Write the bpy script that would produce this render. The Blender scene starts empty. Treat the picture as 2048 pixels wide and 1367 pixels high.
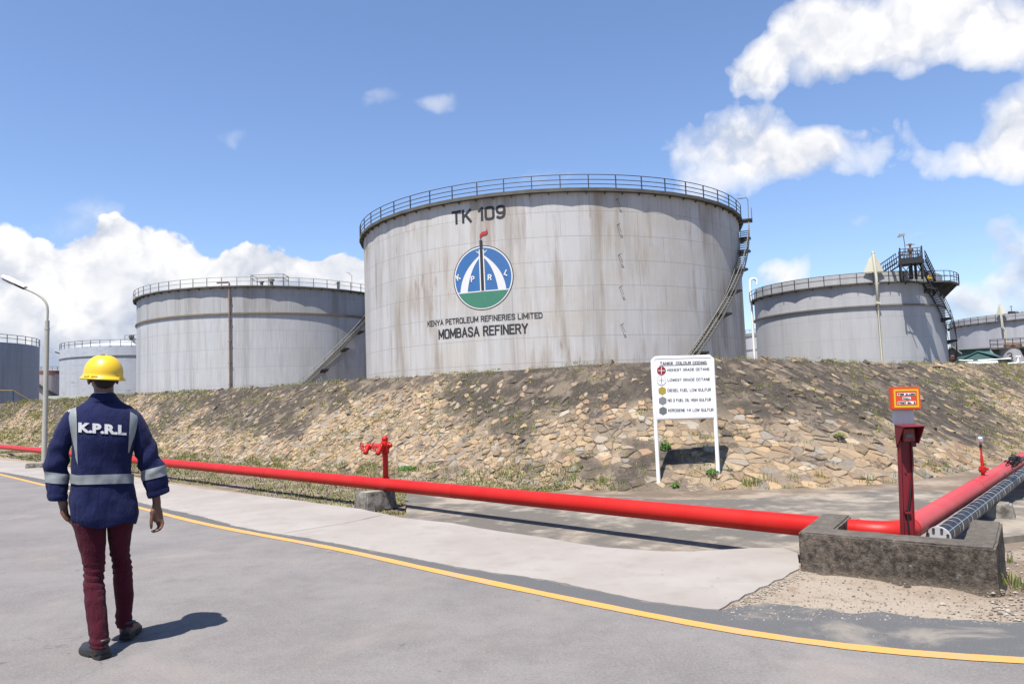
import bpy, bmesh, math, random
import numpy as np
from mathutils import Vector, Matrix, noise
sin, cos, pi, rad = math.sin, math.cos, math.pi, math.radians
SC = bpy.context.scene
COL = SC.collection
rng = random.Random(7)

# ------------------------------------------------------------------ camera, sky, sun, exposure
FPX, PITCH, ROLL, EYE = 1500.0, 0.0769, -0.0356, 1.5
_f = np.array([0, cos(PITCH), sin(PITCH)]); _u0 = np.array([0, -sin(PITCH), cos(PITCH)]); _r0 = np.array([1.0, 0, 0])
RT = _r0*cos(ROLL) + _u0*sin(ROLL); UP = -_r0*sin(ROLL) + _u0*cos(ROLL); FW = _f
CAM = np.array([0, 0, EYE])
cd = bpy.data.cameras.new('camera'); co = bpy.data.objects.new('camera', cd); COL.objects.link(co)
cd.sensor_width = 36; cd.lens = 36*FPX/2048; cd.clip_start = 0.05; cd.clip_end = 8000
m = Matrix.Identity(4)
for i in range(3):
    m[i][0], m[i][1], m[i][2], m[i][3] = RT[i], UP[i], -FW[i], CAM[i]
co.matrix_world = m
SC.camera = co
SUN_EL, SUN_AZ = rad(66.5), rad(209)      # azimuth from +Y towards +X
sd = bpy.data.lights.new('sun', 'SUN'); sd.energy = 5.0; sd.angle = rad(0.53); sd.color = (1.0, 0.95, 0.88)
so = bpy.data.objects.new('sun', sd); COL.objects.link(so)
sv = Vector((sin(SUN_AZ)*cos(SUN_EL), cos(SUN_AZ)*cos(SUN_EL), sin(SUN_EL)))
so.rotation_euler = sv.to_track_quat('Z', 'Y').to_euler()
SC.view_settings.view_transform = 'Standard'; SC.view_settings.look = 'None'
SC.view_settings.exposure = 1.0; SC.view_settings.gamma = 1.0
SC.cycles.max_bounces = 6; SC.cycles.transparent_max_bounces = 6

# pixel helpers: the photograph's 2048 x 1367 pixels turned into world points at a real distance
def ray(x, y): return FW + RT*((x-1024)/FPX) + UP*((683.5-y)/FPX)
def gp(x, y, z=0.0):
    d = ray(x, y); return Vector(CAM + d*(z-EYE)/d[2])
def at(x, y, D):                 # horizontal distance D
    d = ray(x, y); return Vector(CAM + d*D/math.hypot(d[0], d[1]))
def aty(x, y, Y):
    d = ray(x, y); return Vector(CAM + d*Y/d[1])

# ------------------------------------------------------------------ node helper
class NT:
    def __init__(s, tree): s.t = tree; s.N = tree.nodes; s.L = tree.links
    def put(s, sock, v):
        if v is None: return
        if isinstance(v, bpy.types.NodeSocket): s.L.new(v, sock)
        else:
            if sock.type == 'RGBA' and hasattr(v, '__len__') and len(v) == 3: v = (*v, 1)
            sock.default_value = v
    def math(s, op, a, b=None, c=None, clamp=False):
        n = s.N.new('ShaderNodeMath'); n.operation = op; n.use_clamp = clamp
        for i, v in enumerate((a, b, c)): s.put(n.inputs[i], v)
        return n.outputs[0]
    def vmath(s, op, a, b=None):
        n = s.N.new('ShaderNodeVectorMath'); n.operation = op
        s.put(n.inputs[0], a); s.put(n.inputs[1], b); return n.outputs[0]
    def sep(s, v):
        n = s.N.new('ShaderNodeSeparateXYZ'); s.put(n.inputs[0], v); return n.outputs
    def comb(s, x=0, y=0, z=0):
        n = s.N.new('ShaderNodeCombineXYZ')
        for i, v in enumerate((x, y, z)): s.put(n.inputs[i], v)
        return n.outputs[0]
    def noise(s, vec, scale, detail=4, rough=.55, col=False, dist=0):
        n = s.N.new('ShaderNodeTexNoise'); s.put(n.inputs['Vector'], vec)
        n.inputs['Scale'].default_value = scale; n.inputs['Detail'].default_value = detail
        n.inputs['Roughness'].default_value = rough; n.inputs['Distortion'].default_value = dist
        return n.outputs['Color'] if col else n.outputs['Fac']
    def voro(s, vec, scale, feat='F1', out='Distance', rnd=1):
        n = s.N.new('ShaderNodeTexVoronoi'); n.feature = feat; s.put(n.inputs['Vector'], vec)
        n.inputs['Scale'].default_value = scale; n.inputs['Randomness'].default_value = rnd
        return n.outputs[out]
    def step(s, v, lo, hi, smooth=True):
        n = s.N.new('ShaderNodeMapRange'); n.interpolation_type = 'SMOOTHSTEP' if smooth else 'LINEAR'
        s.put(n.inputs[0], v); n.inputs[1].default_value = lo; n.inputs[2].default_value = hi
        return n.outputs[0]
    def mix(s, f, a, b, mode='MIX'):
        n = s.N.new('ShaderNodeMix'); n.data_type = 'RGBA'; n.blend_type = mode
        s.put(n.inputs['Factor'], f)
        ia = [i for i in n.inputs if i.name == 'A' and i.type == 'RGBA'][0]; ib = [i for i in n.inputs if i.name == 'B' and i.type == 'RGBA'][0]
        s.put(ia, a); s.put(ib, b)
        return [o for o in n.outputs if o.type == 'RGBA'][0]
    def coord(s, out='Object'): return s.N.new('ShaderNodeTexCoord').outputs[out]
    def pos(s): return s.N.new('ShaderNodeNewGeometry').outputs['Position']
    def attr(s, name, out='Color'):
        n = s.N.new('ShaderNodeAttribute'); n.attribute_name = name; return n.outputs[out]
    def bump(s, h, strength=.3, dist=.01):
        n = s.N.new('ShaderNodeBump'); n.inputs['Strength'].default_value = strength; n.inputs['Distance'].default_value = dist
        s.put(n.inputs['Height'], h); return n.outputs[0]

ALB = .53                     # overall reflectance: the photograph is exposed bright, so the real surfaces are darker than they look
def material(name, fn=None, color=(.5, .5, .5), rough=.6, metal=0.0, spec=.5):
    mt = bpy.data.materials.new(name); mt.use_nodes = True
    b = mt.node_tree.nodes['Principled BSDF']
    b.inputs['Base Color'].default_value = (*color, 1); b.inputs['Roughness'].default_value = rough
    b.inputs['Metallic'].default_value = metal; b.inputs['Specular IOR Level'].default_value = spec
    if fn:
        t = NT(mt.node_tree); r = fn(t) or {}
        if metal < .9: r['Base Color'] = t.mix(1.0, r['Base Color'], (ALB, ALB, ALB), 'MULTIPLY')
        for k, v in r.items(): t.put(b.inputs[k], v)
    return mt

# ------------------------------------------------------------------ world: Nishita sky with cumulus clouds at infinity
w = bpy.data.worlds.new('World'); SC.world = w; w.use_nodes = True
wt = NT(w.node_tree); wt.N.clear()
sky = wt.N.new('ShaderNodeTexSky'); sky.sky_type = 'NISHITA'; sky.sun_disc = False
sky.sun_elevation = SUN_EL; sky.sun_rotation = SUN_AZ; sky.altitude = 0; sky.air_density = 1.0; sky.dust_density = .5; sky.ozone_density = 3.5
SKY_STRENGTH = 0.0895
dirv = wt.coord('Generated')
def azel(px, py):
    d = ray(px, py); return math.atan2(d[0], d[1]), math.atan2(d[2], math.hypot(d[0], d[1]))
X, Y, Z = wt.sep(dirv)
AZ = wt.math('ARCTAN2', X, Y); EL = wt.math('ARCSINE', Z)
P2 = wt.comb(AZ, EL, 0.0)
warp = wt.noise(P2, 9.0, 3, .55, col=True)
wv = wt.vmath('SCALE', wt.vmath('SUBTRACT', warp, (0.5, 0.5, 0.5)), None)
wv.node.inputs['Scale'].default_value = 0.07
PW = wt.vmath('ADD', P2, wv)
AX, EY, _ = wt.sep(PW)
def blobs(lst):
    best = None
    for (px, py, rx, ry, wgt) in lst:
        a, e = azel(px, py)
        a2, _ = azel(px+rx, py); _, e2 = azel(px, py-ry)
        ra, re = abs(a2-a), abs(e2-e)
        dx = wt.math('MULTIPLY', wt.math('SUBTRACT', AX, a), 1/ra); dy = wt.math('MULTIPLY', wt.math('SUBTRACT', EY, e), 1/re)
        d = wt.math('ADD', wt.math('MULTIPLY', dx, dx), wt.math('MULTIPLY', dy, dy))
        v = wt.math('MULTIPLY', wt.math('SUBTRACT', 1.0, d), wgt)
        best = v if best is None else wt.math('SMOOTH_MAX', best, v, 0.25)
    return best
# the bank of cumulus low on the left, and the loose clouds on the right
bank = blobs([(60, 560, 190, 110, 1), (270, 540, 170, 118, 1), (235, 470, 60, 55, .8), (400, 590, 110, 100, 1), (505, 570, 120, 95, 1), (620, 600, 110, 90, 1), (715, 590, 90, 85, 1),
              (330, 660, 430, 130, 1), (-150, 580, 190, 120, 1), (100, 700, 260, 110, .9), (640, 720, 300, 110, .8), (-300, 640, 300, 150, 1)])
loose = blobs([(1540, 118, 140, 72, .95), (1660, 75, 200, 108, 1), (1830, 45, 240, 125, 1), (2010, 60, 180, 95, .95), (2170, 60, 190, 140, 1), (2010, 105, 70, 60, .6),
               (1468, 308, 165, 112, 1), (1600, 310, 130, 70, .9), (1490, 235, 60, 45, .5), (1755, 278, 110, 60, .5), (1700, 310, 110, 40, .4), (1840, 300, 60, 40, .35), (1950, 305, 130, 50, .85), (2040, 255, 110, 95, .95), (2150, 240, 140, 120, 1),
               (2035, 530, 80, 110, .62), (2015, 470, 60, 50, .6), (2150, 500, 140, 140, .9),
               (1560, 555, 75, 46, .5), (1930, 620, 110, 60, .6), (2040, 640, 110, 50, .6), (1700, 700, 320, 60, .4)])
wisps = blobs([(872, 196, 56, 28, .8), (775, 188, 44, 26, .55), (465, 292, 46, 22, .5), (1725, 437, 40, 16, .42), (1835, 462, 42, 15, .42), (1090, 350, 80, 28, .42), (180, 430, 130, 60, .55), (1270, 690, 300, 60, .3)])
def billow(vec, det=8):
    # cauliflower heads: rounded cells at three sizes over a broad swell
    f = wt.noise(vec, 8.0, det, .58, dist=.1)
    def cells(sc): return wt.math('SUBTRACT', 1.0, wt.math('MULTIPLY', wt.voro(vec, sc, 'F1'), 1.1))
    h = wt.math('ADD', wt.math('MULTIPLY', cells(13.0), .42), wt.math('ADD', wt.math('MULTIPLY', cells(27.0), .26), wt.math('MULTIPLY', cells(58.0), .15)))
    return wt.math('ADD', wt.math('MULTIPLY', f, .85), h)
fine = wt.noise(P2, 20.0, 4, .6, col=True)
fv = wt.vmath('SCALE', wt.vmath('SUBTRACT', fine, (0.5, 0.5, 0.5)), None); fv.node.inputs['Scale'].default_value = 0.045
PB = wt.vmath('ADD', PW, fv)
HB = billow(PB)
nn = wt.math('MULTIPLY', wt.math('SUBTRACT', HB, .84), 1.25)
cb = wt.step(wt.math('ADD', bank, nn), .10, .26)
cl = wt.math('POWER', wt.step(wt.math('ADD', loose, wt.math('MULTIPLY', nn, 1.05)), .06, .70, False), .8)
cw = wt.math('MULTIPLY', wt.step(wt.math('ADD', wisps, wt.math('MULTIPLY', nn, .8)), .10, 1.0), .55)
cov = wt.math('MAXIMUM', wt.math('MAXIMUM', cb, cl), cw)
# relief: the billows against themselves a little way towards the sun
rl = wt.math('SUBTRACT', HB, billow(wt.vmath('ADD', PB, (.010, .022, 0)), 6))
big = wt.noise(P2, 5.0, 4, .5)
lowgrey = wt.math('MULTIPLY', wt.step(EL, .225, .10), wt.step(big, .40, .56))
thick = wt.math('MULTIPLY', wt.step(loose, .25, 1.0), wt.step(big, .35, .60))
lit = wt.math('ADD', wt.math('ADD', .88, wt.math('MULTIPLY', rl, 1.7)), wt.math('ADD', wt.math('MULTIPLY', lowgrey, -.60), wt.math('MULTIPLY', thick, -.12)), clamp=True)
ccol = wt.mix(lit, (.46, .53, .68), (1.0, 1.0, 1.02))
bgs = wt.N.new('ShaderNodeBackground'); wt.put(bgs.inputs[0], wt.mix(1.0, sky.outputs[0], (1.0, 1.0, 1.09), 'MULTIPLY')); bgs.inputs[1].default_value = SKY_STRENGTH
bgc = wt.N.new('ShaderNodeBackground'); wt.put(bgc.inputs[0], ccol); bgc.inputs[1].default_value = 0.50
mx = wt.N.new('ShaderNodeMixShader'); wt.put(mx.inputs[0], wt.math('MULTIPLY', cov, wt.step(EL, -.02, .02)))
wt.L.new(bgs.outputs[0], mx.inputs[1]); wt.L.new(bgc.outputs[0], mx.inputs[2])
wo = wt.N.new('ShaderNodeOutputWorld'); wt.L.new(mx.outputs[0], wo.inputs[0])

# ------------------------------------------------------------------ object helpers
def tag(o, label=None, cat=None, group=None, kind=None):
    if label: o['label'] = label
    if cat: o['category'] = cat
    if group: o['group'] = group
    if kind: o['kind'] = kind
    return o
def thing(name, loc, label, cat, group=None, rotz=0):
    o = bpy.data.objects.new(name, None); COL.objects.link(o); o.location = Vector(loc); o.rotation_euler = (0, 0, rotz)
    o.empty_display_size = .2
    return tag(o, label, cat, group)
def world_of(o):
    m = Matrix.Identity(4)
    while o is not None:
        m = Matrix.LocRotScale(o.location, o.rotation_euler, o.scale) @ m; o = o.parent
    return m
class MB:
    """collects shapes (world coordinates) and links them as one mesh object"""
    def __init__(s): s.v = []; s.f = []; s.mi = []; s.cur = 0; s.col = None
    def add(s, vs, fs):
        b = len(s.v); s.v += [Vector(v) for v in vs]
        for f in fs: s.f.append([b+i for i in f]); s.mi.append(s.cur)
        return s
    def box(s, c, size, rot=None, bev=0.0):
        c = Vector(c); x, y, z = size[0]/2, size[1]/2, size[2]/2
        M3 = rot if rot is not None else Matrix.Identity(3)
        if bev <= 0:
            vs = [c + M3 @ Vector((a*x, b*y, d*z)) for a in (-1, 1) for b in (-1, 1) for d in (-1, 1)]
            return s.add(vs, [(0, 1, 3, 2), (4, 6, 7, 5), (0, 4, 5, 1), (2, 3, 7, 6), (0, 2, 6, 4), (1, 5, 7, 3)])
        bm = bmesh.new(); bmesh.ops.create_cube(bm, size=1)
        for v in bm.verts: v.co = Vector((v.co.x*2*x, v.co.y*2*y, v.co.z*2*z))
        bmesh.ops.bevel(bm, geom=bm.edges[:], offset=bev, segments=2, affect='EDGES')
        bm.verts.index_update()
        vs = [c + M3 @ v.co for v in bm.verts]; fs = [[v.index for v in f.verts] for f in bm.faces]; bm.free()
        return s.add(vs, fs)
    def tube(s, pts, r, seg=8, caps=True, closed=False):
        pts = [Vector(p) for p in pts]; n = len(pts)
        rs = r if hasattr(r, '__len__') else [r]*n
        up = None; vs = []
        for i, p in enumerate(pts):
            if closed: t = pts[(i+1) % n]-pts[i-1]
            else: t = pts[min(i+1, n-1)]-pts[max(i-1, 0)]
            t.normalize()
            if up is None:
                up = Vector((0, 0, 1)) if abs(t.z) < .9 else Vector((1, 0, 0))
            sd_ = t.cross(up)
            if sd_.length < 1e-6: sd_ = t.orthogonal()
            sd_.normalize(); up = sd_.cross(t).normalized()
            for k in range(seg):
                a = 2*pi*k/seg; vs.append(p + (sd_*cos(a)+up*sin(a))*rs[i])
        fs = []
        for i in range(n if closed else n-1):
            j = (i+1) % n
            for k in range(seg):
                l = (k+1) % seg; fs.append((i*seg+k, i*seg+l, j*seg+l, j*seg+k))
        if caps and not closed:
            fs.append(list(range(seg))[::-1]); fs.append([(n-1)*seg+k for k in range(seg)])
        return s.add(vs, fs)
    def lathe(s, prof, o=(0, 0, 0), axis='Z', seg=32, M=None):
        o = Vector(o); vs = []; n = len(prof)
        for (r, z) in prof:
            for k in range(seg):
                a = 2*pi*k/seg; p = Vector((r*cos(a), r*sin(a), z))
                if M is not None: p = M @ p
                vs.append(o+p)
        fs = []
        for i in range(n-1):
            for k in range(seg):
                l = (k+1) % seg; fs.append((i*seg+k, i*seg+l, (i+1)*seg+l, (i+1)*seg+k))
        if prof[0][0] > 1e-6: fs.append(list(range(seg))[::-1])
        if prof[-1][0] > 1e-6: fs.append([(n-1)*seg+k for k in range(seg)])
        return s.add(vs, fs)
    def prism(s, poly, ex):
        ex = Vector(ex); poly = [Vector(p) for p in poly]; n = len(poly)
        fs = [list(range(n)), [n+i for i in range(n)][::-1]] + [(i, n+i, n+(i+1) % n, (i+1) % n) for i in range(n)]
        return s.add(poly+[p+ex for p in poly], fs)
    def loft(s, rings, cap=True, closed_ring=True):
        n = len(rings[0]); vs = [v for r in rings for v in r]; fs = []
        for i in range(len(rings)-1):
            for k in range(n if closed_ring else n-1):
                l = (k+1) % n; fs.append((i*n+k, i*n+l, (i+1)*n+l, (i+1)*n+k))
        if cap: fs.append(list(range(n))[::-1]); fs.append([(len(rings)-1)*n+k for k in range(n)])
        return s.add(vs, fs)
    def build(s, name, mats, parent=None, smooth=None, fixn=True):
        me = bpy.data.meshes.new(name)
        inv = world_of(parent).inverted() if parent is not None else None
        vs = [inv @ v for v in s.v] if inv is not None else s.v
        me.from_pydata([tuple(v) for v in vs], [], s.f)
        mats = mats if isinstance(mats, (list, tuple)) else [mats]
        for mm in mats: me.materials.append(mm)
        me.polygons.foreach_set('material_index', s.mi)
        if fixn:
            bm = bmesh.new(); bm.from_mesh(me); bmesh.ops.recalc_face_normals(bm, faces=bm.faces[:]); bm.to_mesh(me); bm.free()
        if smooth is not None:
            me.polygons.foreach_set('use_smooth', [True]*len(me.polygons)); me.set_sharp_from_angle(angle=rad(smooth))
        me.update()
        o = bpy.data.objects.new(name, me); COL.objects.link(o)
        if parent is not None: o.parent = parent
        return o
def dup(src, parent, loc=None, rot=None, name=None):
    o = src.copy(); COL.objects.link(o); o.parent = parent
    if loc is not None: o.location = loc
    if rot is not None: o.rotation_euler = rot
    return o
def copy_tree(o, parent=None):
    c = o.copy(); COL.objects.link(c); c.parent = parent
    for ch in list(o.children): copy_tree(ch, c)
    return c
_tcache = {}
def text_geo(txt, bold=0.0, space=1.0):
    key = (txt, bold, space)
    if key in _tcache: return _tcache[key]
    cu = bpy.data.curves.new('t', 'FONT'); cu.body = txt; cu.offset = bold; cu.space_character = space; cu.resolution_u = 4
    ob = bpy.data.objects.new('t', cu); COL.objects.link(ob)
    bpy.context.view_layer.update()
    me = ob.evaluated_get(bpy.context.evaluated_depsgraph_get()).to_mesh()
    v = np.array([tuple(q.co) for q in me.vertices]); f = [list(p.vertices) for p in me.polygons]
    v = v[:, :2]; lo = v.min(0); hi = v.max(0); v = (v-lo)/(hi-lo)
    bpy.data.objects.remove(ob); bpy.data.curves.remove(cu)
    _tcache[key] = (v, f); return v, f
def text_mesh(mb, txt, fn, bold=0.0, space=1.0):
    """letters whose unit box (u,v) is carried onto a surface by fn"""
    v, f = text_geo(txt, bold, space)
    mb.add([fn(a, b) for a, b in v], f)
# sign-writer's letters drawn as brush strokes
_o = lambda w, r=.2: [(r*w/.6, 1), (w-r*w/.6, 1), (w-.05*w, .94), (w, .80), (w, .20), (w-.05*w, .06), (w-r*w/.6, 0), (r*w/.6, 0), (.05*w, .06), (0, .20), (0, .80), (.05*w, .94), (r*w/.6, 1)]
_c = [(.55, .80), (.51, .93), (.39, 1), (.17, 1), (.05, .93), (0, .80), (0, .20), (.05, .07), (.17, 0), (.39, 0), (.51, .07), (.55, .20)]
GLY = {'A': (.60, [[(0, 0), (.30, 1), (.60, 0)], [(.11, .33), (.49, .33)]]), 'B': (.54, [[(.36, .53), (0, .53), (0, 1), (.36, 1), (.48, .93), (.50, .78), (.47, .60), (.36, .53), (.50, .45), (.54, .28), (.51, .08), (.38, 0), (0, 0), (0, .53)]]),
       'C': (.55, [_c]), 'D': (.56, [[(0, 0), (0, 1), (.34, 1), (.49, .92), (.56, .75), (.56, .25), (.49, .08), (.34, 0), (0, 0), (0, .1)]]), 'E': (.48, [[(.48, 1), (0, 1), (0, 0), (.48, 0)], [(0, .52), (.40, .52)]]),
       'F': (.48, [[(.48, 1), (0, 1), (0, 0)], [(0, .52), (.40, .52)]]), 'G': (.56, [_c[:-1]+[(.55, .20), (.55, .47), (.32, .47)]]), 'H': (.54, [[(0, 0), (0, 1)], [(.54, 0), (.54, 1)], [(0, .52), (.54, .52)]]), 'I': (.06, [[(.03, 0), (.03, 1)]]),
       'K': (.55, [[(0, 0), (0, 1)], [(.52, 1), (.02, .42)], [(.19, .60), (.55, 0)]]), 'L': (.46, [[(0, 1), (0, 0), (.46, 0)]]), 'M': (.68, [[(0, 0), (0, 1), (.34, .22), (.68, 1), (.68, 0)]]), 'N': (.55, [[(0, 0), (0, 1), (.55, 0), (.55, 1)]]),
       'O': (.58, [_o(.58)]), 'P': (.52, [[(0, 0), (0, 1), (.36, 1), (.48, .92), (.52, .75), (.48, .55), (.36, .47), (0, .47)]]), 'R': (.54, [[(0, 0), (0, 1), (.36, 1), (.48, .93), (.52, .76), (.48, .58), (.36, .50), (0, .50)], [(.30, .50), (.54, 0)]]),
       'S': (.53, [[(.52, .82), (.47, .94), (.36, 1), (.16, 1), (.04, .93), (0, .80), (.04, .64), (.16, .56), (.38, .46), (.50, .37), (.53, .20), (.48, .06), (.36, 0), (.15, 0), (.04, .07), (0, .19)]]), 'T': (.56, [[(0, 1), (.56, 1)], [(.28, 1), (.28, 0)]]),
       'U': (.55, [[(0, 1), (0, .20), (.05, .06), (.18, 0), (.37, 0), (.50, .06), (.55, .20), (.55, 1)]]), 'W': (.78, [[(0, 1), (.19, 0), (.39, .80), (.59, 0), (.78, 1)]]), 'X': (.55, [[(0, 0), (.55, 1)], [(0, 1), (.55, 0)]]), 'Y': (.58, [[(0, 1), (.29, .48), (.58, 1)], [(.29, .48), (.29, 0)]]),
       '0': (.54, [_o(.54, .17)]), '1': (.22, [[(0, .80), (.20, 1), (.20, 0)]]), '2': (.50, [[(0, .78), (.05, .94), (.18, 1), (.34, 1), (.46, .93), (.50, .76), (.44, .55), (0, 0), (.50, 0)]]), '3': (.50, [[(0, .86), (.10, .97), (.24, 1), (.40, .96), (.48, .82), (.44, .62), (.24, .54), (.44, .46), (.50, .26), (.42, .05), (.24, 0), (.08, .04), (0, .16)]]),
       '9': (.52, [[(.52, .62), (.46, .48), (.34, .42), (.16, .43), (.04, .54), (0, .72), (.05, .92), (.18, 1), (.36, 1), (.48, .92), (.52, .75), (.52, .40), (.46, .14), (.34, .02), (.18, 0), (.05, .08)]]), '-': (.26, [[(0, .48), (.26, .48)]]), '.': (.08, [[(.04, 0), (.04, .10)]]), 'o': (.40, [[(.40*x/.58, y*.62) for x, y in _o(.58)]])}
def stroke_text(mb, txt, W, H, th, place, gap=.24, word=.40):
    adv = []; x = 0.0
    for ch in txt:
        if ch == ' ': x += word; continue
        adv.append((ch, x)); x += GLY[ch][0]+gap
    tot = x-gap; xs = (W-th)/tot; ys = H-th; lay = 0
    for ch, x0 in adv:
        for st in GLY[ch][1]:
          full = [Vector((th/2+(x0+a)*xs, th/2+b*ys)) for a, b in st]; runs = [[full[0]]]
          for i in range(1, len(full)):                   # cut the stroke at sharp corners, as a brush would
              runs[-1].append(full[i])
              if i < len(full)-1 and (full[i]-full[i-1]).normalized().dot((full[i+1]-full[i]).normalized()) < -.1: runs.append([full[i]])
          for P in runs:
            n = len(P); L_ = []; R_ = []; closed = n > 3 and (P[0]-P[-1]).length < 1e-6
            for i in range(n):
                d1 = (P[i]-P[i-1]).normalized() if i > 0 else ((P[0]-P[-2]).normalized() if closed else None); d2 = (P[i+1]-P[i]).normalized() if i < n-1 else ((P[1]-P[0]).normalized() if closed else None)
                d1 = d1 or d2; d2 = d2 or d1; n1 = Vector((-d1.y, d1.x)); n2 = Vector((-d2.y, d2.x)); m_ = n1+n2; m_ = m_/max(.62, m_.length_squared/2) if m_.length > 1e-6 else n1
                q = P[i].copy()
                if not closed and i == 0: q -= d2*th*.48
                if not closed and i == n-1: q += d1*th*.48
                L_.append(q+m_*th/2); R_.append(q-m_*th/2)
            lf_ = (lay % 5)*.0006; lay += 1
            mb.add([place(q.x, q.y, lf_) for q in L_+R_], [(i, i+1, n+i+1, n+i) for i in range(n-1)])
def lerp(a, b, t): return a+(b-a)*t
def sstep(x, a, b):
    t = min(1, max(0, (x-a)/(b-a))); return t*t*(3-2*t)
def fbm(p, o=4): return noise.fractal(Vector(p), 1.0, 2.0, o)

# ------------------------------------------------------------------ materials
def m_asphalt(t, a=(.238, .220, .214), b=(.308, .288, .276), dark=(.10, .10, .105)):
    p = t.pos()
    f = t.noise(p, 62, 5, .8); g = t.noise(p, .9, 6, .65); h = t.noise(p, 6.5, 6, .7)
    c = t.mix(t.step(t.math('ADD', t.math('MULTIPLY', g, .7), t.math('MULTIPLY', h, .3)), .34, .66), a, b)
    c = t.mix(t.math('MULTIPLY', t.step(f, .51, .66), .50), c, (.44, .42, .405)); c = t.mix(t.math('MULTIPLY', t.step(f, .47, .32), .50), c, dark)
    v = t.voro(p, 2.6, 'F1'); sp = t.step(t.math('ADD', v, t.math('MULTIPLY', t.noise(p, 26, 3), .12)), .150, .110)
    c = t.mix(t.math('MULTIPLY', sp, t.math('MULTIPLY', t.step(t.noise(p, 1.1, 2), .42, .56), .65)), c, (.125, .12, .125))
    dust = t.step(t.noise(p, .8, 6, .62, dist=.6), .52, .74)
    c = t.mix(t.math('MULTIPLY', dust, .5), c, (.42, .365, .325))
    c = t.mix(t.math('MULTIPLY', t.step(t.noise(p, 2.1, 6, .68), .54, .72), .35), c, (.17, .165, .165))
    cr_ = t.voro(t.vmath('ADD', p, t.vmath('SCALE', t.noise(p, 2.2, 4, .6, col=True), None)), .42, 'DISTANCE_TO_EDGE')
    c = t.mix(t.math('MULTIPLY', t.step(cr_, .006, .001), t.math('MULTIPLY', t.step(t.noise(p, .5, 3), .50, .60), .55)), c, (.11, .105, .105))
    return {'Base Color': c, 'Roughness': .92, 'Normal': t.bump(f, .5, .006)}
ASPHALT = material('asphalt', m_asphalt, spec=.25)
def m_newasphalt(t):
    p = t.pos(); f = t.noise(p, 160, 3, .7); g = t.noise(p, 1.3, 6, .62, dist=.5)
    c = t.mix(t.step(f, .35, .65), (.105, .108, .115), (.22, .22, .22))
    X_, Y_, _ = t.sep(p)
    side = t.step(X_, .9, 1.7)
    dust = t.math('MULTIPLY', t.step(g, .50, .64), t.math('MULTIPLY', side, .75))
    c = t.mix(dust, c, (.42, .37, .31))
    c = t.mix(t.math('MULTIPLY', t.step(t.noise(p, .9, 5, .6), .5, .8), .4), c, (.30, .29, .28))
    return {'Base Color': c, 'Roughness': .93, 'Normal': t.bump(f, .6, .008)}
ASPHALT2 = material('asphalt_strip', m_newasphalt, spec=.25)
def m_yellow(t):
    p = t.pos(); f = t.noise(p, 90, 4, .7); g = t.noise(p, 3.2, 5, .65)
    worn = t.math('MULTIPLY', t.step(t.math('ADD', t.math('MULTIPLY', f, .5), t.math('MULTIPLY', g, .6)), .49, .70), .85)
    c = t.mix(worn, t.mix(f, (.87, .385, .060), (.98, .48, .115)), (.46, .38, .27))
    return {'Base Color': c, 'Roughness': .8, 'Normal': t.bump(f, .3, .003)}
YELLOW = material('road_paint_yellow', m_yellow)
def m_concrete(t):
    p = t.pos(); g = t.noise(p, .7, 6, .6); f = t.noise(p, 60, 4, .7); st = t.noise(t.vmath('MULTIPLY', p, (1, 1, 1)), 3.0, 6, .6)
    c = t.mix(t.step(g, .3, .72), (.41, .37, .335), (.50, .463, .425))
    c = t.mix(t.math('MULTIPLY', t.step(st, .48, .70), .50), c, (.36, .32, .28))
    c = t.mix(t.math('MULTIPLY', t.step(f, .58, .75), .25), c, (.32, .30, .28))
    v = t.voro(p, 4.2); c = t.mix(t.math('MULTIPLY', t.step(v, .062, .045), .6), c, (.20, .19, .18))
    return {'Base Color': c, 'Roughness': .9, 'Normal': t.bump(f, .25, .004)}
CONCRETE = material('pale_concrete', m_concrete, spec=.3)
def m_apron(t):
    p = t.pos(); g = t.noise(p, .55, 7, .62, dist=.4); f = t.noise(p, 50, 5, .7); h = t.noise(p, 3.5, 6, .6)
    k = t.math('ADD', t.math('MULTIPLY', g, .65), t.math('MULTIPLY', h, .35))
    c = t.mix(t.step(k, .44, .62), (.185, .168, .148), (.45, .39, .315))
    c = t.mix(t.math('MULTIPLY', t.step(h, .55, .7), .4), c, (.50, .46, .40))
    c = t.mix(t.math('MULTIPLY', t.step(f, .5, .75), .35), c, (.13, .115, .10))
    return {'Base Color': c, 'Roughness': .93, 'Normal': t.bump(t.math('ADD', f, t.math('MULTIPLY', h, 2)), .4, .008)}
APRON = material('stained_concrete', m_apron, spec=.25)
def m_dirt(t):
    p = t.pos(); g = t.noise(p, .6, 6, .6); f = t.noise(p, 70, 5, .75); h = t.noise(p, 6, 6, .65)
    c = t.mix(t.step(g, .35, .65), (.40, .315, .235), (.50, .425, .34))
    c = t.mix(t.math('MULTIPLY', t.step(h, .52, .68), .7), c, (.29, .20, .14))
    c = t.mix(t.math('MULTIPLY', t.step(f, .56, .70), .7), c, (.64, .58, .51)); c = t.mix(t.math('MULTIPLY', t.step(f, .45, .32), .6), c, (.17, .135, .105))
    nn_ = t.vmath('DOT_PRODUCT', p, (.727, .687, 0)).node.outputs['Value']
    soil = t.math('MULTIPLY', t.step(nn_, 6.0, 6.6), t.step(t.noise(p, 1.6, 5, .6), .30, .60))
    c = t.mix(t.math('MULTIPLY', soil, .75), c, t.mix(h, (.10, .075, .055), (.24, .18, .13)))
    return {'Base Color': c, 'Roughness': .97, 'Normal': t.bump(t.math('ADD', f, h), .7, .012)}
DIRT = material('sandy_dirt', m_dirt, spec=.2)
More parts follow.
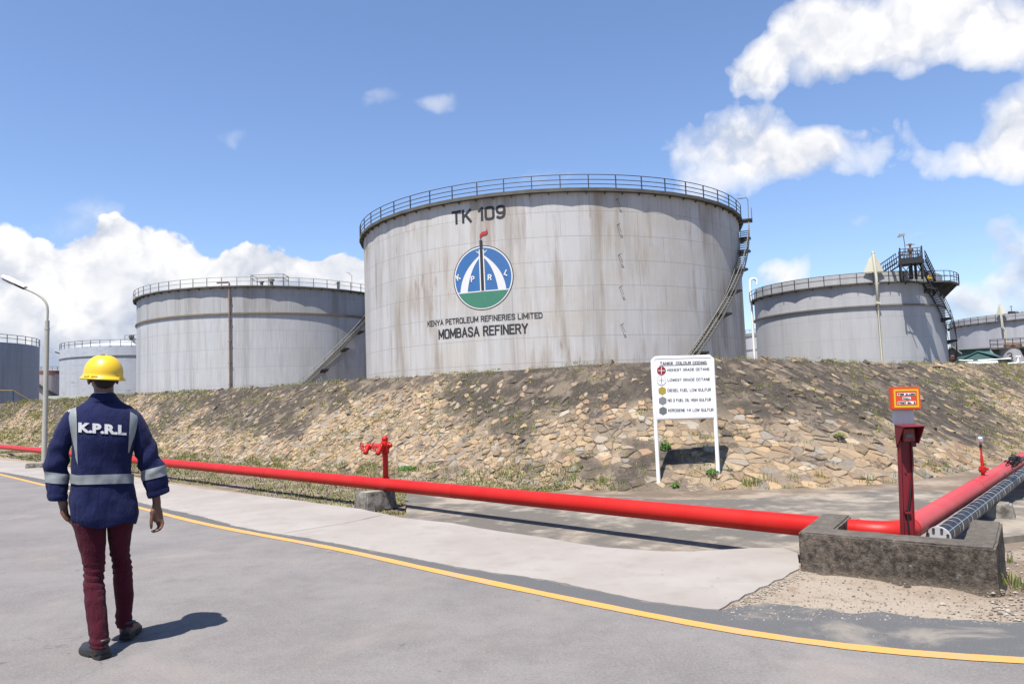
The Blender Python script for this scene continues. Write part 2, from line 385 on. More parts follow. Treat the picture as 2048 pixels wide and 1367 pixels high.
def m_crust(t):
    p = t.pos(); g = t.noise(p, 1.3, 6, .65); f = t.noise(p, 24, 6, .75); k = t.attr('Col')
    c = t.mix(t.step(f, .3, .7), (.052, .043, .036), (.17, .145, .12)); c = t.mix(t.math('MULTIPLY', t.step(g, .5, .7), .45), c, (.26, .215, .165))
    c = t.mix(t.math('MULTIPLY', t.step(t.noise(p, 9, 4), .62, .72), .6), c, (.30, .28, .25))
    c = t.mix(t.sep(k)[0], t.mix(f, (.30, .23, .165), (.56, .46, .35)), c)
    dn = t.noise(p, 2.3, 8, .68, dist=.3); dm = t.noise(p, .75, 5, .6)
    dirt_ = t.math('MULTIPLY', t.step(t.math('ADD', t.math('MULTIPLY', dn, .7), t.math('MULTIPLY', dm, .4)), .53, .66), .60)
    c = t.mix(dirt_, c, t.mix(t.noise(p, 40, 4, .7), (.30, .235, .17), (.56, .45, .34)))
    stn = t.step(t.math('ADD', t.math('MULTIPLY', t.noise(p, 1.5, 8, .70), .7), t.math('MULTIPLY', t.noise(p, 14, 5, .7), .3)), .525, .60)
    c = t.mix(t.math('MULTIPLY', stn, .85), c, t.mix(t.noise(p, 55, 4, .7), (.065, .055, .048), (.17, .145, .125)))
    return {'Base Color': c, 'Roughness': .98, 'Normal': t.bump(t.math('ADD', f, t.noise(p, 70, 4)), .9, .03)}
CRUST = material('weathered_mortar', m_crust, spec=.15)
def m_stone(t):
    p = t.pos(); k = t.attr('Col'); f = t.noise(p, 34, 6, .7); g = t.noise(p, 5, 6, .65); a = t.attr('Col', 'Alpha')
    c = t.mix(t.math('MULTIPLY', t.step(f, .42, .70), .55), k, t.mix(.5, k, (.60, .55, .47)))
    c = t.mix(t.math('MULTIPLY', t.step(f, .46, .30), .6), c, t.mix(.6, k, (.12, .09, .07)))
    lich = t.step(t.math('ADD', g, t.math('MULTIPLY', a, .55)), .56, .84)
    c = t.mix(t.math('MULTIPLY', lich, .9), c, t.mix(f, (.06, .05, .043), (.19, .165, .14)))
    dn = t.noise(p, 2.3, 8, .68, dist=.3); dm = t.noise(p, .75, 5, .6)
    dirt_ = t.math('MULTIPLY', t.step(t.math('ADD', t.math('MULTIPLY', dn, .7), t.math('MULTIPLY', dm, .4)), .53, .66), .52)
    c = t.mix(dirt_, c, t.mix(t.noise(p, 40, 4, .7), (.30, .235, .17), (.56, .45, .34)))
    stn = t.step(t.math('ADD', t.math('MULTIPLY', t.noise(p, 1.5, 8, .70), .7), t.math('MULTIPLY', t.noise(p, 14, 5, .7), .3)), .525, .60)
    c = t.mix(t.math('MULTIPLY', stn, .80), c, t.mix(t.noise(p, 55, 4, .7), (.065, .055, .048), (.17, .145, .125)))
    return {'Base Color': c, 'Roughness': .95, 'Normal': t.bump(t.math('ADD', f, t.noise(p, 110, 3)), .8, .02)}
STONE = material('pitching_stone', m_stone, spec=.2)
def m_grass(t):
    k = t.attr('Col'); return {'Base Color': k, 'Roughness': .7}
GRASS = material('grass_blades', m_grass, spec=.2)
def m_pebble(t):
    k = t.attr('Col'); return {'Base Color': k, 'Roughness': .9}
PEBBLE = material('pebbles', m_pebble, spec=.2)
def m_oldconc(t):
    p = t.pos(); g = t.noise(p, 5, 8, .72); f = t.noise(p, 60, 5, .75); big = t.noise(p, 1.6, 4, .6)
    _, _, Z_ = t.sep(p)
    nz = t.sep(t.N.new('ShaderNodeNewGeometry').outputs['Normal'])[2]
    k = t.math('ADD', t.math('MULTIPLY', g, .6), t.math('ADD', t.math('MULTIPLY', big, .25), t.math('MULTIPLY', f, .2)))
    g2 = t.noise(p, 17, 6, .75); k = t.math('ADD', t.math('MULTIPLY', k, .42), t.math('MULTIPLY', g2, .60))
    c = t.mix(t.step(k, .42, .68), (.066, .055, .047), (.34, .28, .225))
    c = t.mix(t.math('MULTIPLY', t.step(t.voro(p, 9), .20, .10), t.step(g2, .50, .62)), c, (.40, .37, .33))
    c = t.mix(t.step(f, .66, .76), c, (.46, .42, .37))
    # moss free, scuffed foot of the wall where rain splashes sand on it
    c = t.mix(t.math('MULTIPLY', t.step(t.math('ADD', Z_, t.math('MULTIPLY', g, .16)), .14, .075), .6), c, (.36, .295, .225))
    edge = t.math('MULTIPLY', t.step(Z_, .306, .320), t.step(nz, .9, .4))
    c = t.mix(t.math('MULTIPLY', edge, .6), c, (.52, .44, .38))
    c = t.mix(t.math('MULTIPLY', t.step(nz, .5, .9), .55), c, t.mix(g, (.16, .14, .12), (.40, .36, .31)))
    return {'Base Color': c, 'Roughness': .96, 'Normal': t.bump(t.math('ADD', t.math('ADD', g, f), t.math('MULTIPLY', g2, 1.5)), .9, .022)}
OLDCONC = material('lichen_concrete', m_oldconc, spec=.2)
def m_block(t):
    p = t.pos(); g = t.noise(p, 5, 7, .7); f = t.noise(p, 50, 5, .7)
    c = t.mix(t.step(g, .35, .65), (.13, .115, .095), (.47, .44, .39)); c = t.mix(t.math('MULTIPLY', t.step(f, .5, .7), .4), c, (.10, .09, .08))
    return {'Base Color': c, 'Roughness': .95, 'Normal': t.bump(t.math('ADD', g, f), .7, .015)}
BLOCK = material('weathered_concrete_block', m_block, spec=.2)
def m_red(base, fade, amt=.35, rough=.42):
    def fn(t):
        p = t.pos(); g = t.noise(p, 1.7, 5, .6); f = t.noise(p, 45, 5, .7)
        c = t.mix(t.math('MULTIPLY', t.step(g, .35, .75), amt), base, fade)
        c = t.mix(t.math('MULTIPLY', t.step(f, .64, .74), .35), c, tuple(x*.55 for x in base))
        return {'Base Color': c, 'Roughness': t.math('ADD', rough-.08, t.math('MULTIPLY', f, .2)), 'Normal': t.bump(f, .05, .003)}
    return fn
RED = material('red_pipe_paint', m_red((.66, .016, .012), (.72, .055, .040)), spec=.22)
REDFADE = material('sun_faded_red_paint', m_red((.66, .060, .060), (.72, .125, .12), .7), spec=.22)
REDOLD = material('old_red_paint', m_red((.27, .015, .028), (.36, .045, .045), .5, .5), spec=.35)
REDHOOD = material('hood_red_paint', m_red((.24, .018, .028), (.32, .04, .045), .5, .5), spec=.35)
def m_plain(c, r=.6, var=.12, sc=8):
    def fn(t):
        p = t.coord(); g = t.noise(p, sc, 5, .65)
        return {'Base Color': t.mix(g, tuple(x*(1-var*1.6) for x in c), tuple(min(1, x*(1+var)) for x in c)), 'Roughness': r}
    return fn
def plain(name, c, r=.6, var=.12, sc=8, **k): return material(name, m_plain(c, r, var, sc), **k)
BLACKPAINT = plain('black_lettering', (.022, .024, .028), .6, .25, 4)
DARKSTEEL = plain('dark_steel', (.060, .058, .055), .65, .4, 6)
BLACKSTEEL = plain('black_steel', (.020, .022, .026), .6, .4, 6)
GALV = plain('galvanised_rail', (.30, .29, .25), .6, .3, 6)
WALKSTEEL = plain('weathered_walkway', (.15, .145, .125), .75, .5, 1.2)
WHITEPAINT = material('white_paint', lambda t: {'Base Color': t.mix(t.math('MULTIPLY', t.step(t.noise(t.pos(), 14, 6, .7), .56, .72), .5), (1.35, 1.33, 1.31), (.75, .68, .62)), 'Roughness': .5})
WHITESIGN = material('sign_white', lambda t: {'Base Color': t.mix(t.noise(t.pos(), 3, 5), (1.28, 1.27, 1.26), (1.40, 1.40, 1.40)), 'Roughness': .5})
CREAM = plain('cream_paint', (1.12, 1.03, .76), .6, .10, 1.5)
BLUE = plain('emblem_blue', (.045, .20, .52), .6, .12, .8)
GREEN = plain('emblem_green', (.06, .29, .185), .6, .12, .8)
WHITE = plain('emblem_white', (1.05, 1.05, 1.05), .6, .04, .8)
FLAME = plain('emblem_red', (.62, .035, .04), .6, .1, .8)
RUSTPIPE = plain('rusty_pipe', (.36, .22, .15), .8, .4, .8)
ORANGE = plain('sign_orange_red', (.98, .105, .014), .5, .06, 3)
SIGNYELLOW = plain('sign_yellow', (1.25, .66, .018), .5, .05, 3)
ALU = material('aluminium', m_plain((.90, .92, .95), .5, .18, 14), metal=.2)
CHROME = material('chrome', m_plain((.72, .72, .74), .2, .05, 20), metal=1.0)
POLEGREY = plain('pole_grey', (.60, .585, .50), .6, .15, 3)
GLASS = material('lamp_glass', m_plain((.42, .43, .42), .2, .1), spec=.6)
BLACKPIPE = material('black_pipe_plastic', m_plain((.016, .017, .024), .45, .25, 20), spec=.4)
WIRE = plain('white_wire', (.52, .54, .58), .5, .1)
CABLE = plain('black_cable', (.018, .018, .02), .4, .3, 20)
GREENROOF = plain('green_sheet_roof', (.085, .20, .19), .7, .15, .8)
REDPANEL = plain('red_panel', (.22, .05, .05), .7, .2, 1)
PALEGREY = plain('pale_grey_sheet', (.40, .40, .38), .7, .15, 1)

def tank_mat(name, R, base, warm, seam, course, plate, streak=.5, rust=.3, z0=0.0, patch=0.0):
    base = tuple(x*1.40 for x in base); warm = tuple(x*1.36 for x in warm)
    def fn(t):
        p = t.coord(); X_, Y_, Z_ = t.sep(p)
        ang = t.math('ARCTAN2', X_, t.math('MULTIPLY', Y_, -1)); s = t.math('MULTIPLY', ang, R)
        br = t.N.new('ShaderNodeTexBrick'); t.put(br.inputs['Vector'], t.comb(t.math('ADD', s, 500.0), t.math('SUBTRACT', Z_, z0), 0))
        br.inputs['Scale'].default_value = 1.0; br.inputs['Brick Width'].default_value = plate; br.inputs['Row Height'].default_value = course
        br.inputs['Mortar Size'].default_value = .022; br.inputs['Mortar Smooth'].default_value = .4; br.offset = .37; br.offset_frequency = 2
        br.inputs['Color1'].default_value = (0, 0, 0, 1); br.inputs['Color2'].default_value = (1, 1, 1, 1); br.inputs['Mortar'].default_value = (.5, .5, .5, 1)
        st1 = t.noise(t.comb(t.math('MULTIPLY', s, 1.0), 0, t.math('MULTIPLY', Z_, .045)), .62, 6, .62)
        st2 = t.noise(t.comb(s, 7.0, t.math('MULTIPLY', Z_, .09)), 3.1, 5, .6)
        st3 = t.noise(t.comb(s, 3.0, t.math('MULTIPLY', Z_, .03)), 9.0, 3, .6)
        bl = t.noise(t.comb(s, 11.0, Z_), .22, 5, .6); bl2 = t.noise(t.comb(s, 4.0, Z_), 1.3, 6, .65)
        c = t.mix(t.math('MULTIPLY', t.sep(br.outputs['Color'])[0], .32), base, tuple(x*.86 for x in base))
        c = t.mix(t.math('MULTIPLY', t.step(bl, .38, .66), .75), c, warm)
        c = t.mix(t.math('MULTIPLY', t.step(st1, .47, .66), streak*.9), c, tuple(x*.66 for x in warm))
        c = t.mix(t.math('MULTIPLY', t.step(st2, .52, .68), streak*.75), c, tuple(x*.74 for x in base))
        c = t.mix(t.math('MULTIPLY', t.step(st3, .54, .68), streak*.7), c, tuple(min(1, x*1.22) for x in base))
        if rust > 0:
            rA = t.noise(t.comb(s, 21.0, t.math('MULTIPLY', Z_, .10)), .85, 5, .6); rG = t.noise(t.comb(s, 5.0, t.math('MULTIPLY', Z_, .8)), .16, 3, .5)
            c = t.mix(t.math('MULTIPLY', t.step(t.math('ADD', t.math('MULTIPLY', rA, .75), t.math('MULTIPLY', rG, .35)), .54, .70), rust*.95), c, (.40, .315, .235))
            rB = t.noise(t.comb(s, 33.0, t.math('MULTIPLY', Z_, .20)), 2.4, 6, .68)
            c = t.mix(t.math('MULTIPLY', t.step(t.math('ADD', t.math('MULTIPLY', rB, .7), t.math('MULTIPLY', rG, .45)), .66, .80), rust*.9), c, (.33, .21, .13))
        if patch > 0:
            pp = t.noise(t.comb(t.math('MULTIPLY', s, .35), 2.0, t.math('MULTIPLY', Z_, 1.2)), 1.5, 6, .75)
            c = t.mix(t.math('MULTIPLY', t.step(pp, .56, .62), patch), c, tuple(x*.45 for x in base))
        c = t.mix(t.math('MULTIPLY', br.outputs['Fac'], seam), c, tuple(x*.50 for x in base))
        h = t.math('ADD', t.math('MULTIPLY', br.outputs['Fac'], -1.0), t.math('MULTIPLY', bl2, .5))
        return {'Base Color': c, 'Roughness': t.math('ADD', .50, t.math('MULTIPLY', bl2, .2)), 'Normal': t.bump(h, .35, .03)}
    return material(name, fn, spec=.4)

# ------------------------------------------------------------------ ground, road, pavement
NX, NY = .727, .687
LOW = -.16
def gz(x, y):
    k = sstep(x, .8, 1.8); return LOW*sstep(x*NX+y*NY, lerp(5.75, 6.32, k), lerp(6.45, 6.85, k))
xs = [-4000, -1500, -600, -300, -150, -90, -60, -45, -34]+list(np.arange(-26, 14.01, .4))+[18, 24, 34, 50, 80, 140, 300, 700, 1600, 4000]
ys = [-4000, -1200, -300, -80, -20, -6, -2, 1]+list(np.arange(3, 20.01, .4))+list(np.arange(21, 32, 1.2))+[36, 44, 60, 90, 150, 300, 700, 1600, 5000]
mb = MB(); vs = []
for yv in ys:
    for xv in xs:
        z = gz(xv, yv)-.006
        if abs(xv) < 30 and 2 < yv < 35: z -= .008*abs(fbm((xv*.9, yv*.9, 3.1), 4))
        vs.append((xv, yv, z))
nx = len(xs)
mb.add(vs, [(j*nx+i, j*nx+i+1, (j+1)*nx+i+1, (j+1)*nx+i) for j in range(len(ys)-1) for i in range(nx-1)])
tag(mb.build('ground', DIRT, smooth=40), kind='structure')

def resample(pts, step_, jit=0.0, seed=0):
    out = []
    for a, b in zip(pts[:-1], pts[1:]):
        a = Vector(a); b = Vector(b); n = max(1, int((b-a).length/step_))
        for k in range(n): out.append(a.lerp(b, k/n))
    out.append(Vector(pts[-1]))
    if jit:
        for i, p in enumerate(out):
            q = p*3.1+Vector((seed, seed*2.3, 0)); d = noise.noise(q)*.6+noise.noise(q*4.3)*.4+noise.noise(q*13)*.3
            p += Vector((NX, NY, 0))*jit*d
    return out
def sheet(name, pts, z, mat, drop=.05):
    pts = [Vector((p[0], p[1], z)) for p in pts]
    mb = MB(); mb.prism(pts, (0, 0, -drop)); bm_name = mb.build(name, mat)
    return tag(bm_name, kind='structure')
# pavement edge towards the road (front) and towards the pipe (rear), measured on the ground plane
front_px = [(-260, 880), (-90, 921), (0, 943), (58, 952.5), (90, 959), (200, 985), (330, 1017), (400, 1032), (468, 1051), (546, 1066), (566, 1068), (693, 1090.5), (798, 1111), (898, 1130.5), (995, 1146), (1093, 1160), (1200, 1182), (1302, 1204.6), (1436, 1220)]
front = [gp(*p) for p in front_px]
rear_px = [(1600, 1137), (1594, 1106), (1565, 1096), (1508, 1096), (1436, 1100), (1385, 1103), (1323, 1103), (1200, 1093.5), (1093, 1075.8), (995, 1062), (898, 1045.5), (800, 1034.8), (722, 1018), (595, 1000.6), (527, 992), (400, 977), (330, 966), (200, 946), (72, 927), (0, 919), (-90, 905), (-260, 878)]
rear = [gp(*p) for p in rear_px]
far_f = front[0]; far_r = rear[-1]
pave = resample(front, .07, .045, 1)+[gp(*p_) for p_ in ((1452, 1212), (1463, 1203), (1478, 1199), (1490, 1189), (1508, 1184), (1519, 1175), (1536, 1171), (1549, 1161), (1566, 1157), (1580, 1146))]+resample(rear, .3, .03, 5)
pv = sheet('pavement', pave, .006, CONCRETE, .20)
mbj = MB()
def crack(px, wd):
    P = resample([gp(*p) for p in px], .12, .035, 9); L_ = []; R_ = []
    for i, p in enumerate(P):
        tdir = (P[min(i+1, len(P)-1)]-P[max(i-1, 0)]).normalized(); sdir = Vector((-tdir.y, tdir.x, 0)); ww = wd*(.5+abs(noise.noise(p*6)))
        L_.append((p.x+sdir.x*ww, p.y+sdir.y*ww, .010)); R_.append((p.x-sdir.x*ww, p.y-sdir.y*ww, .010))
    n = len(P); mbj.add(L_+R_, [(i, i+1, n+i+1, n+i) for i in range(n-1)])
crack([(566, 1067), (620, 1058), (690, 1047), (735, 1037), (765, 1030)], .006)
crack([(30, 936), (72, 934), (150, 931)], .005)
mbj.build('joint', plain('joint_dirt', (.10, .09, .08), .95, .3, 8), pv)
# road: the wide grey asphalt, the darker strip outside the yellow line, the line itself
strip_px = [(1436, 1220), (1530, 1204), (1590, 1212), (1640, 1216), (1700, 1226), (1760, 1222), (1850, 1236), (1940, 1240), (2048, 1243), (2200, 1246)]
edge_out = [gp(*p) for p in front_px]+[gp(*p) for p in strip_px[1:]]
yl_px = [(-260, 894), (-90, 929), (0, 948), (90, 970), (300, 1020), (400, 1046), (550, 1075), (600, 1083), (732, 1107), (800, 1128), (900, 1147), (1000, 1170), (1100, 1189), (1200, 1210), (1300, 1231), (1400, 1253), (1500, 1270), (1600, 1283), (1700, 1295), (1800, 1307), (1900, 1318), (2048, 1324), (2250, 1330)]
yl = [gp(*p) for p in yl_px]
sr = [Vector((-95, 30, 0)), Vector((-60, -8, 0)), Vector((-20, -14, 0)), Vector((14, -12, 0)), Vector((16, 4, 0))]
def smooth_line(P, it=2):
    P = [Vector(p) for p in P]
    for _ in range(it): P = [P[0]]+[(P[i-1]+P[i]*2+P[i+1])/4 for i in range(1, len(P)-1)]+[P[-1]]
    return P
yl = smooth_line(resample(yl, .35), 6)
inner = []
road_out = [Vector((-110, 128, 0))]+resample(edge_out, .07, .06, 3)+[Vector((8, 4.6, 0))]+[Vector((40, 10, 0)), Vector((60, -30, 0)), Vector((-60, -60, 0)), Vector((-150, 60, 0))]
sheet('road', road_out, -.002, ASPHALT, .02)
stripout = resample(edge_out, .06, .09, 11)
stin = [p+Vector((-NX, -NY, 0))*(.03) for p in yl]
sheet('road_strip', stripout+[p for p in stin[::-1]], .0003, ASPHALT2, .01)
mb = MB(); n = len(yl); L_ = []; R_ = []
for i, p in enumerate(yl):
    td = (yl[min(i+1, n-1)]-yl[max(i-1, 0)]).normalized(); sdv = Vector((-td.y, td.x, 0)); hw = .054*(1+.14*noise.noise(p*5)+.10*noise.noise(p*17))
    L_.append((p.x+sdv.x*hw, p.y+sdv.y*hw, .0026)); R_.append((p.x-sdv.x*hw, p.y-sdv.y*hw, .0026))
mb.add(L_+R_, [(i, i+1, n+i+1, n+i) for i in range(n-1)])
tag(mb.build('road_marking', YELLOW), kind='structure')
# old stained apron between pavement and bund, a slab with a real edge
ap_px = [(812, 968), (1000, 984), (1255, 993), (1323, 999), (1487, 997), (1569, 992), (1620, 990), (1753, 979), (1820, 979), (1892, 983), (1960, 990), (2048, 996), (2200, 1000), (2200, 1066), (2048, 1069), (2003, 1073), (1840, 1085), (1594, 1112), (1436, 1104), (1385, 1112), (1323, 1108), (1200, 1096), (1093, 1082), (995, 1067), (898, 1051), (812, 1040)]
sheet('apron', resample([gp(p[0], p[1], -.10) for p in ap_px]+[gp(ap_px[0][0], ap_px[0][1], -.10)], .25, .05, 6)[:-1], -.10, APRON, .09)

# ------------------------------------------------------------------ embankment (bund) with stone pitching
def lp(n, p): return Vector(((n+p)*.7071, (n-p)*.7071, 0))
pairs = []
for p, nt, nc, z in ((-150, 10.5, 12.6, 3.0), (-66.8, 10.5, 12.6, 2.64), (-41.1, 10.5, 13.5, 2.5), (-28.2, 10.5, 13.6, 2.40), (-20.3, 10.5, 13.6, 2.37), (-13.7, 10.5, 13.3, 2.30)):
    a = lp(nt, p); c = lp(nc, p); c.z = z; pairs.append((a, c))
for a, c in (((-.02, 15.0), (1.97, 17.0, 2.30)), ((1.45, 13.6), (2.5, 16.8, 2.30)), ((2.65, 13.12), (3.0, 16.7, 2.29)), ((4.0, 13.02), (3.5, 16.55, 2.29)), ((5.7, 12.93), (4.05, 16.4, 2.29)),
             ((6.85, 13.35), (4.45, 16.35, 2.29)), ((7.65, 13.8), (4.95, 16.55, 2.29)), ((12.3, 18.2), (9.4, 21.0, 2.26)), ((19.3, 25.4), (16.4, 28.2, 2.32)), ((28.9, 35.2), (25.9, 38.0, 2.37)), ((75, 83), (72, 86, 2.45))):
    pairs.append((Vector((*a, 0)), Vector(c)))
for i, (a, c) in enumerate(pairs): a.z = LOW-.02
def cr(P, i, u):
    p0, p1, p2, p3 = P[max(i-1, 0)], P[i], P[i+1], P[min(i+2, len(P)-1)]
    # centripetal-like tangents scaled to the middle span so uneven spacing does not overshoot
    d1 = (p2-p1).length; d0 = max((p1-p0).length, 1e-3); d2 = max((p3-p2).length, 1e-3)
    m1 = ((p1-p0)/d0+(p2-p1)/d1)*.5*d1 if i > 0 else (p2-p1); m2 = ((p2-p1)/d1+(p3-p2)/d2)*.5*d1 if i+2 < len(P) else (p2-p1)
    u2, u3 = u*u, u*u*u
    return p1*(2*u3-3*u2+1)+m1*(u3-2*u2+u)+p2*(-2*u3+3*u2)+m2*(u3-u2)
mids = [(a+c)/2 for a, c in pairs]
TAB = []; acc = 0.0; prev = None
for i in range(len(pairs)-1):
    for k in range(24):
        u = k/24; T_ = cr([q[0] for q in pairs], i, u); C_ = cr([q[1] for q in pairs], i, u)
        mid = (T_+C_)/2
        if prev is not None: acc += (mid-prev).length
        prev = mid; TAB.append((acc, T_, C_))
TS = [q[0] for q in TAB]
import bisect
S0 = min(TAB, key=lambda q: (q[2]-Vector((3.3, 16.65, 2.29))).length)[0]     # arclength at the corner
def emb(s, v):
    """s: metres along the bund from its corner, v: 0 toe .. 1 crest"""
    s = s+S0; i = max(1, min(len(TS)-1, bisect.bisect(TS, s))); a, b = TAB[i-1], TAB[i]
    u = (s-a[0])/max(1e-6, b[0]-a[0]); T_ = a[1].lerp(b[1], u); C_ = a[2].lerp(b[2], u)
    return T_, C_
def emb_n(s):
    T_, C_ = emb(s, 0); T2, C2 = emb(s+.2, 0)
    al = ((T2+C2)-(T_+C_)).normalized(); upv = (C_-T_).normalized()
    n = al.cross(upv)
    if n.z < 0: n = -n
    return n.normalized()
SL = 4.1
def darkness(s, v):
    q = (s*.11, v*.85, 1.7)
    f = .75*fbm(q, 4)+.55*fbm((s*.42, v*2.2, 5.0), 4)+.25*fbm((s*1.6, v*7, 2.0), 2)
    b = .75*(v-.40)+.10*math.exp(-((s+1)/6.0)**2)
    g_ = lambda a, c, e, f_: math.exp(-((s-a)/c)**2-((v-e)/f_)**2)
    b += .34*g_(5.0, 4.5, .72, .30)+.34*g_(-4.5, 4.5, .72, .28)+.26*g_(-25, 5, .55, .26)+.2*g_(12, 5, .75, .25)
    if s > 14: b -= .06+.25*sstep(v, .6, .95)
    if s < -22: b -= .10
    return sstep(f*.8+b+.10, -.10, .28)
def emb_h(s, v, d): return .035*d+.020*fbm((s*2.2, v*9, 2.2), 4)+.028*fbm((s*.55, v*2.2, 8.1), 3)
SMIN, SMAX = -57.0, 44.0
mb = MB(); cols = []
sv_ = [-S0+.01]+list(np.arange(-S0+6, SMIN, 6))+list(np.arange(SMIN, SMAX, .16))+list(np.arange(SMAX, TS[-1]-S0-.5, 6))
vv_ = list(np.linspace(-.02, 1.0, 27))
rows = []
for s in sv_:
    T_, C_ = emb(s, 0); N_ = emb_n(s); hd = C_-T_; hd.z = 0; hd.normalize(); r_ = []
    for v in vv_:
        d = darkness(s, v); p = T_.lerp(C_, v); 
        if v > .93: p.z -= .10*((v-.93)/.07)**2
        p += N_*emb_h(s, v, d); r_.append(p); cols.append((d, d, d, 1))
    for dd, dz in ((.25, -.05), (1.1, -.06), (1.8, -.3), (4.6, -2.3)):
        p = C_+hd*dd+Vector((0, 0, dz+.02*fbm((s*.8, dd, 4), 3))); r_.append(p); cols.append((.7, .7, .7, 1))
    rows.append(r_)
mb.loft(rows, cap=False, closed_ring=False)
embo = mb.build('embankment', CRUST, smooth=80, fixn=False)
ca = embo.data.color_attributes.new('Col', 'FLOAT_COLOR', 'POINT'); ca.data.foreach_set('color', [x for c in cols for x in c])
tag(embo, kind='structure')
# the pitching: every stone an irregular cell of the slope, its own height, tilt and colour
GA, GB = .150, .135
seeds = {}
ni = int((SMAX-SMIN)/GA); nj = int(SL/GB)
for i in range(-2, ni+2):
    for j in range(-2, nj+3):
        if rng.random() < .26: continue
        seeds[i, j] = (SMIN+(i+.5+rng.uniform(-.46, .46))*GA, (j+.5+rng.uniform(-.46, .46))*GB)
TANS = [tuple(min(.85, x*1.35) for x in c) for c in [(.47, .33, .19), (.50, .37, .23), (.44, .31, .19), (.40, .30, .20), (.53, .42, .29), (.36, .31, .26), (.40, .36, .30), (.49, .31, .185), (.48, .41, .32), (.34, .25, .17)]]
sverts = []; sfaces = []; scols = []
for (i, j), (cx, cy) in seeds.items():
    poly = [(cx-.5, cy-.5), (cx+.5, cy-.5), (cx+.5, cy+.5), (cx-.5, cy+.5)]
    for di in (-2, -1, 0, 1, 2):
        for dj in (-2, -1, 0, 1, 2):
            q = seeds.get((i+di, j+dj))
            if q is None or (di == 0 and dj == 0): continue
            nxv, nyv = q[0]-cx, q[1]-cy; mxv, myv = (q[0]+cx)/2, (q[1]+cy)/2
            out = []; m_ = len(poly)
            for k in range(m_):
                a = poly[k]; b = poly[(k+1) % m_]
                da = (a[0]-mxv)*nxv+(a[1]-myv)*nyv; db = (b[0]-mxv)*nxv+(b[1]-myv)*nyv
                if da <= 0: out.append(a)
                if da*db < 0:
                    u = da/(da-db); out.append((a[0]+(b[0]-a[0])*u, a[1]+(b[1]-a[1])*u))
            poly = out
            if len(poly) < 3: break
    if len(poly) < 3: continue
    v0 = cy/SL
    if v0 > .975 or v0 < -.01 or cx < SMIN or cx > SMAX: continue
    d = darkness(cx, v0)
    if rng.random() < .70*d: continue
    if v0 > .90 and rng.random() < .35: continue
    px_ = sum(p[0] for p in poly)/len(poly); py_ = sum(p[1] for p in poly)/len(poly)
    hgt = rng.uniform(.004, .028)+.035*d*rng.uniform(.4, 1.15)+.012*v0*rng.random()
    if rng.random() < .05: hgt += .030
    tx, ty = rng.gauss(0, .065+.05*v0), rng.gauss(0, .065+.05*v0); shr = rng.uniform(.92, .975); d = d*(1 if rng.random() < .45 else .25)
    base = TANS[rng.randrange(len(TANS))]
    if rng.random() < .45: base = TANS[rng.randrange(4)]
    br = rng.uniform(.52, 1.04); base = tuple(min(.8, x*br) for x in base)
    T_, C_ = emb(px_, 0); N_ = emb_n(px_); n0 = len(sverts); m_ = len(poly)
    # split long edges a little so outlines are ragged
    P2_ = []
    for k in range(m_):
        a = poly[k]; b = poly[(k+1) % m_]; P2_.append(a)
        el_ = math.hypot(a[0]-b[0], a[1]-b[1])
        if el_ > .085:
            off = rng.uniform(-.014, .014); P2_.append(((a[0]+b[0])/2+(b[1]-a[1])/el_*off, (a[1]+b[1])/2-(b[0]-a[0])/el_*off))
    poly = P2_; m_ = len(poly)
    for (sc, hh) in ((1.0, -.06), (shr, hgt*.45), (shr*.86, hgt)):
        for (x, y) in poly:
            x2 = px_+(x-px_)*sc; y2 = py_+(y-py_)*sc
            Tq, Cq = emb(x2, 0); p = Tq.lerp(Cq, y2/SL)
            h = hh if hh < 0 else hh+tx*(x2-px_)+ty*(y2-py_)+rng.uniform(-.005, .005)
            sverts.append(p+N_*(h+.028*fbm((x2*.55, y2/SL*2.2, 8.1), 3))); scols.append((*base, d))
    for r_ in (0, 1):
        for k in range(m_):
            l = (k+1) % m_; sfaces.append((n0+r_*m_+k, n0+r_*m_+l, n0+(r_+1)*m_+l, n0+(r_+1)*m_+k))
    sfaces.append([n0+2*m_+k for k in range(m_)])
mb = MB(); mb.add(sverts, sfaces)
sto = mb.build('stone_pitching', STONE, embo, fixn=False)
bm = bmesh.new(); bm.from_mesh(sto.data); bmesh.ops.recalc_face_normals(bm, faces=bm.faces[:]); bm.to_mesh(sto.data); bm.free()
ca = sto.data.color_attributes.new('Col', 'FLOAT_COLOR', 'POINT'); ca.data.foreach_set('color', [x for c in scols for x in c])

# ------------------------------------------------------------------ grass
gv = []; gf = []; gc = []
def blade(p, h, wd, col, lean=.5, up=Vector((0, 0, 1))):
    a = rng.uniform(0, 2*pi); sd_ = Vector((cos(a), sin(a), 0))*wd; b = rng.uniform(0, 2*pi); ln = Vector((cos(b), sin(b), 0))*h*rng.uniform(.1, lean)
    n = len(gv); gv.extend([p-sd_, p+sd_, p+ln*.45+up*h*.6+sd_*.6, p+ln*.45+up*h*.6-sd_*.6, p+ln+up*h])
    gf.extend([(n, n+1, n+2, n+3), (n+3, n+2, n+4)]); k = rng.uniform(.7, 1.25); gc.extend([(*[c*k for c in col], 1)]*5)
GC = [(.19, .27, .05), (.24, .29, .065), (.14, .22, .045), (.33, .32, .10), (.42, .35, .16)]
def tuft(p, n, rr, h, cols_=GC, wd=.005):
    for _ in range(n):
        a = rng.uniform(0, 2*pi); r = rr*math.sqrt(rng.random())
        blade(p+Vector((r*cos(a), r*sin(a), -.01)), h*rng.uniform(.5, 1.2), wd*rng.uniform(.7, 1.4), cols_[rng.randrange(len(cols_))])
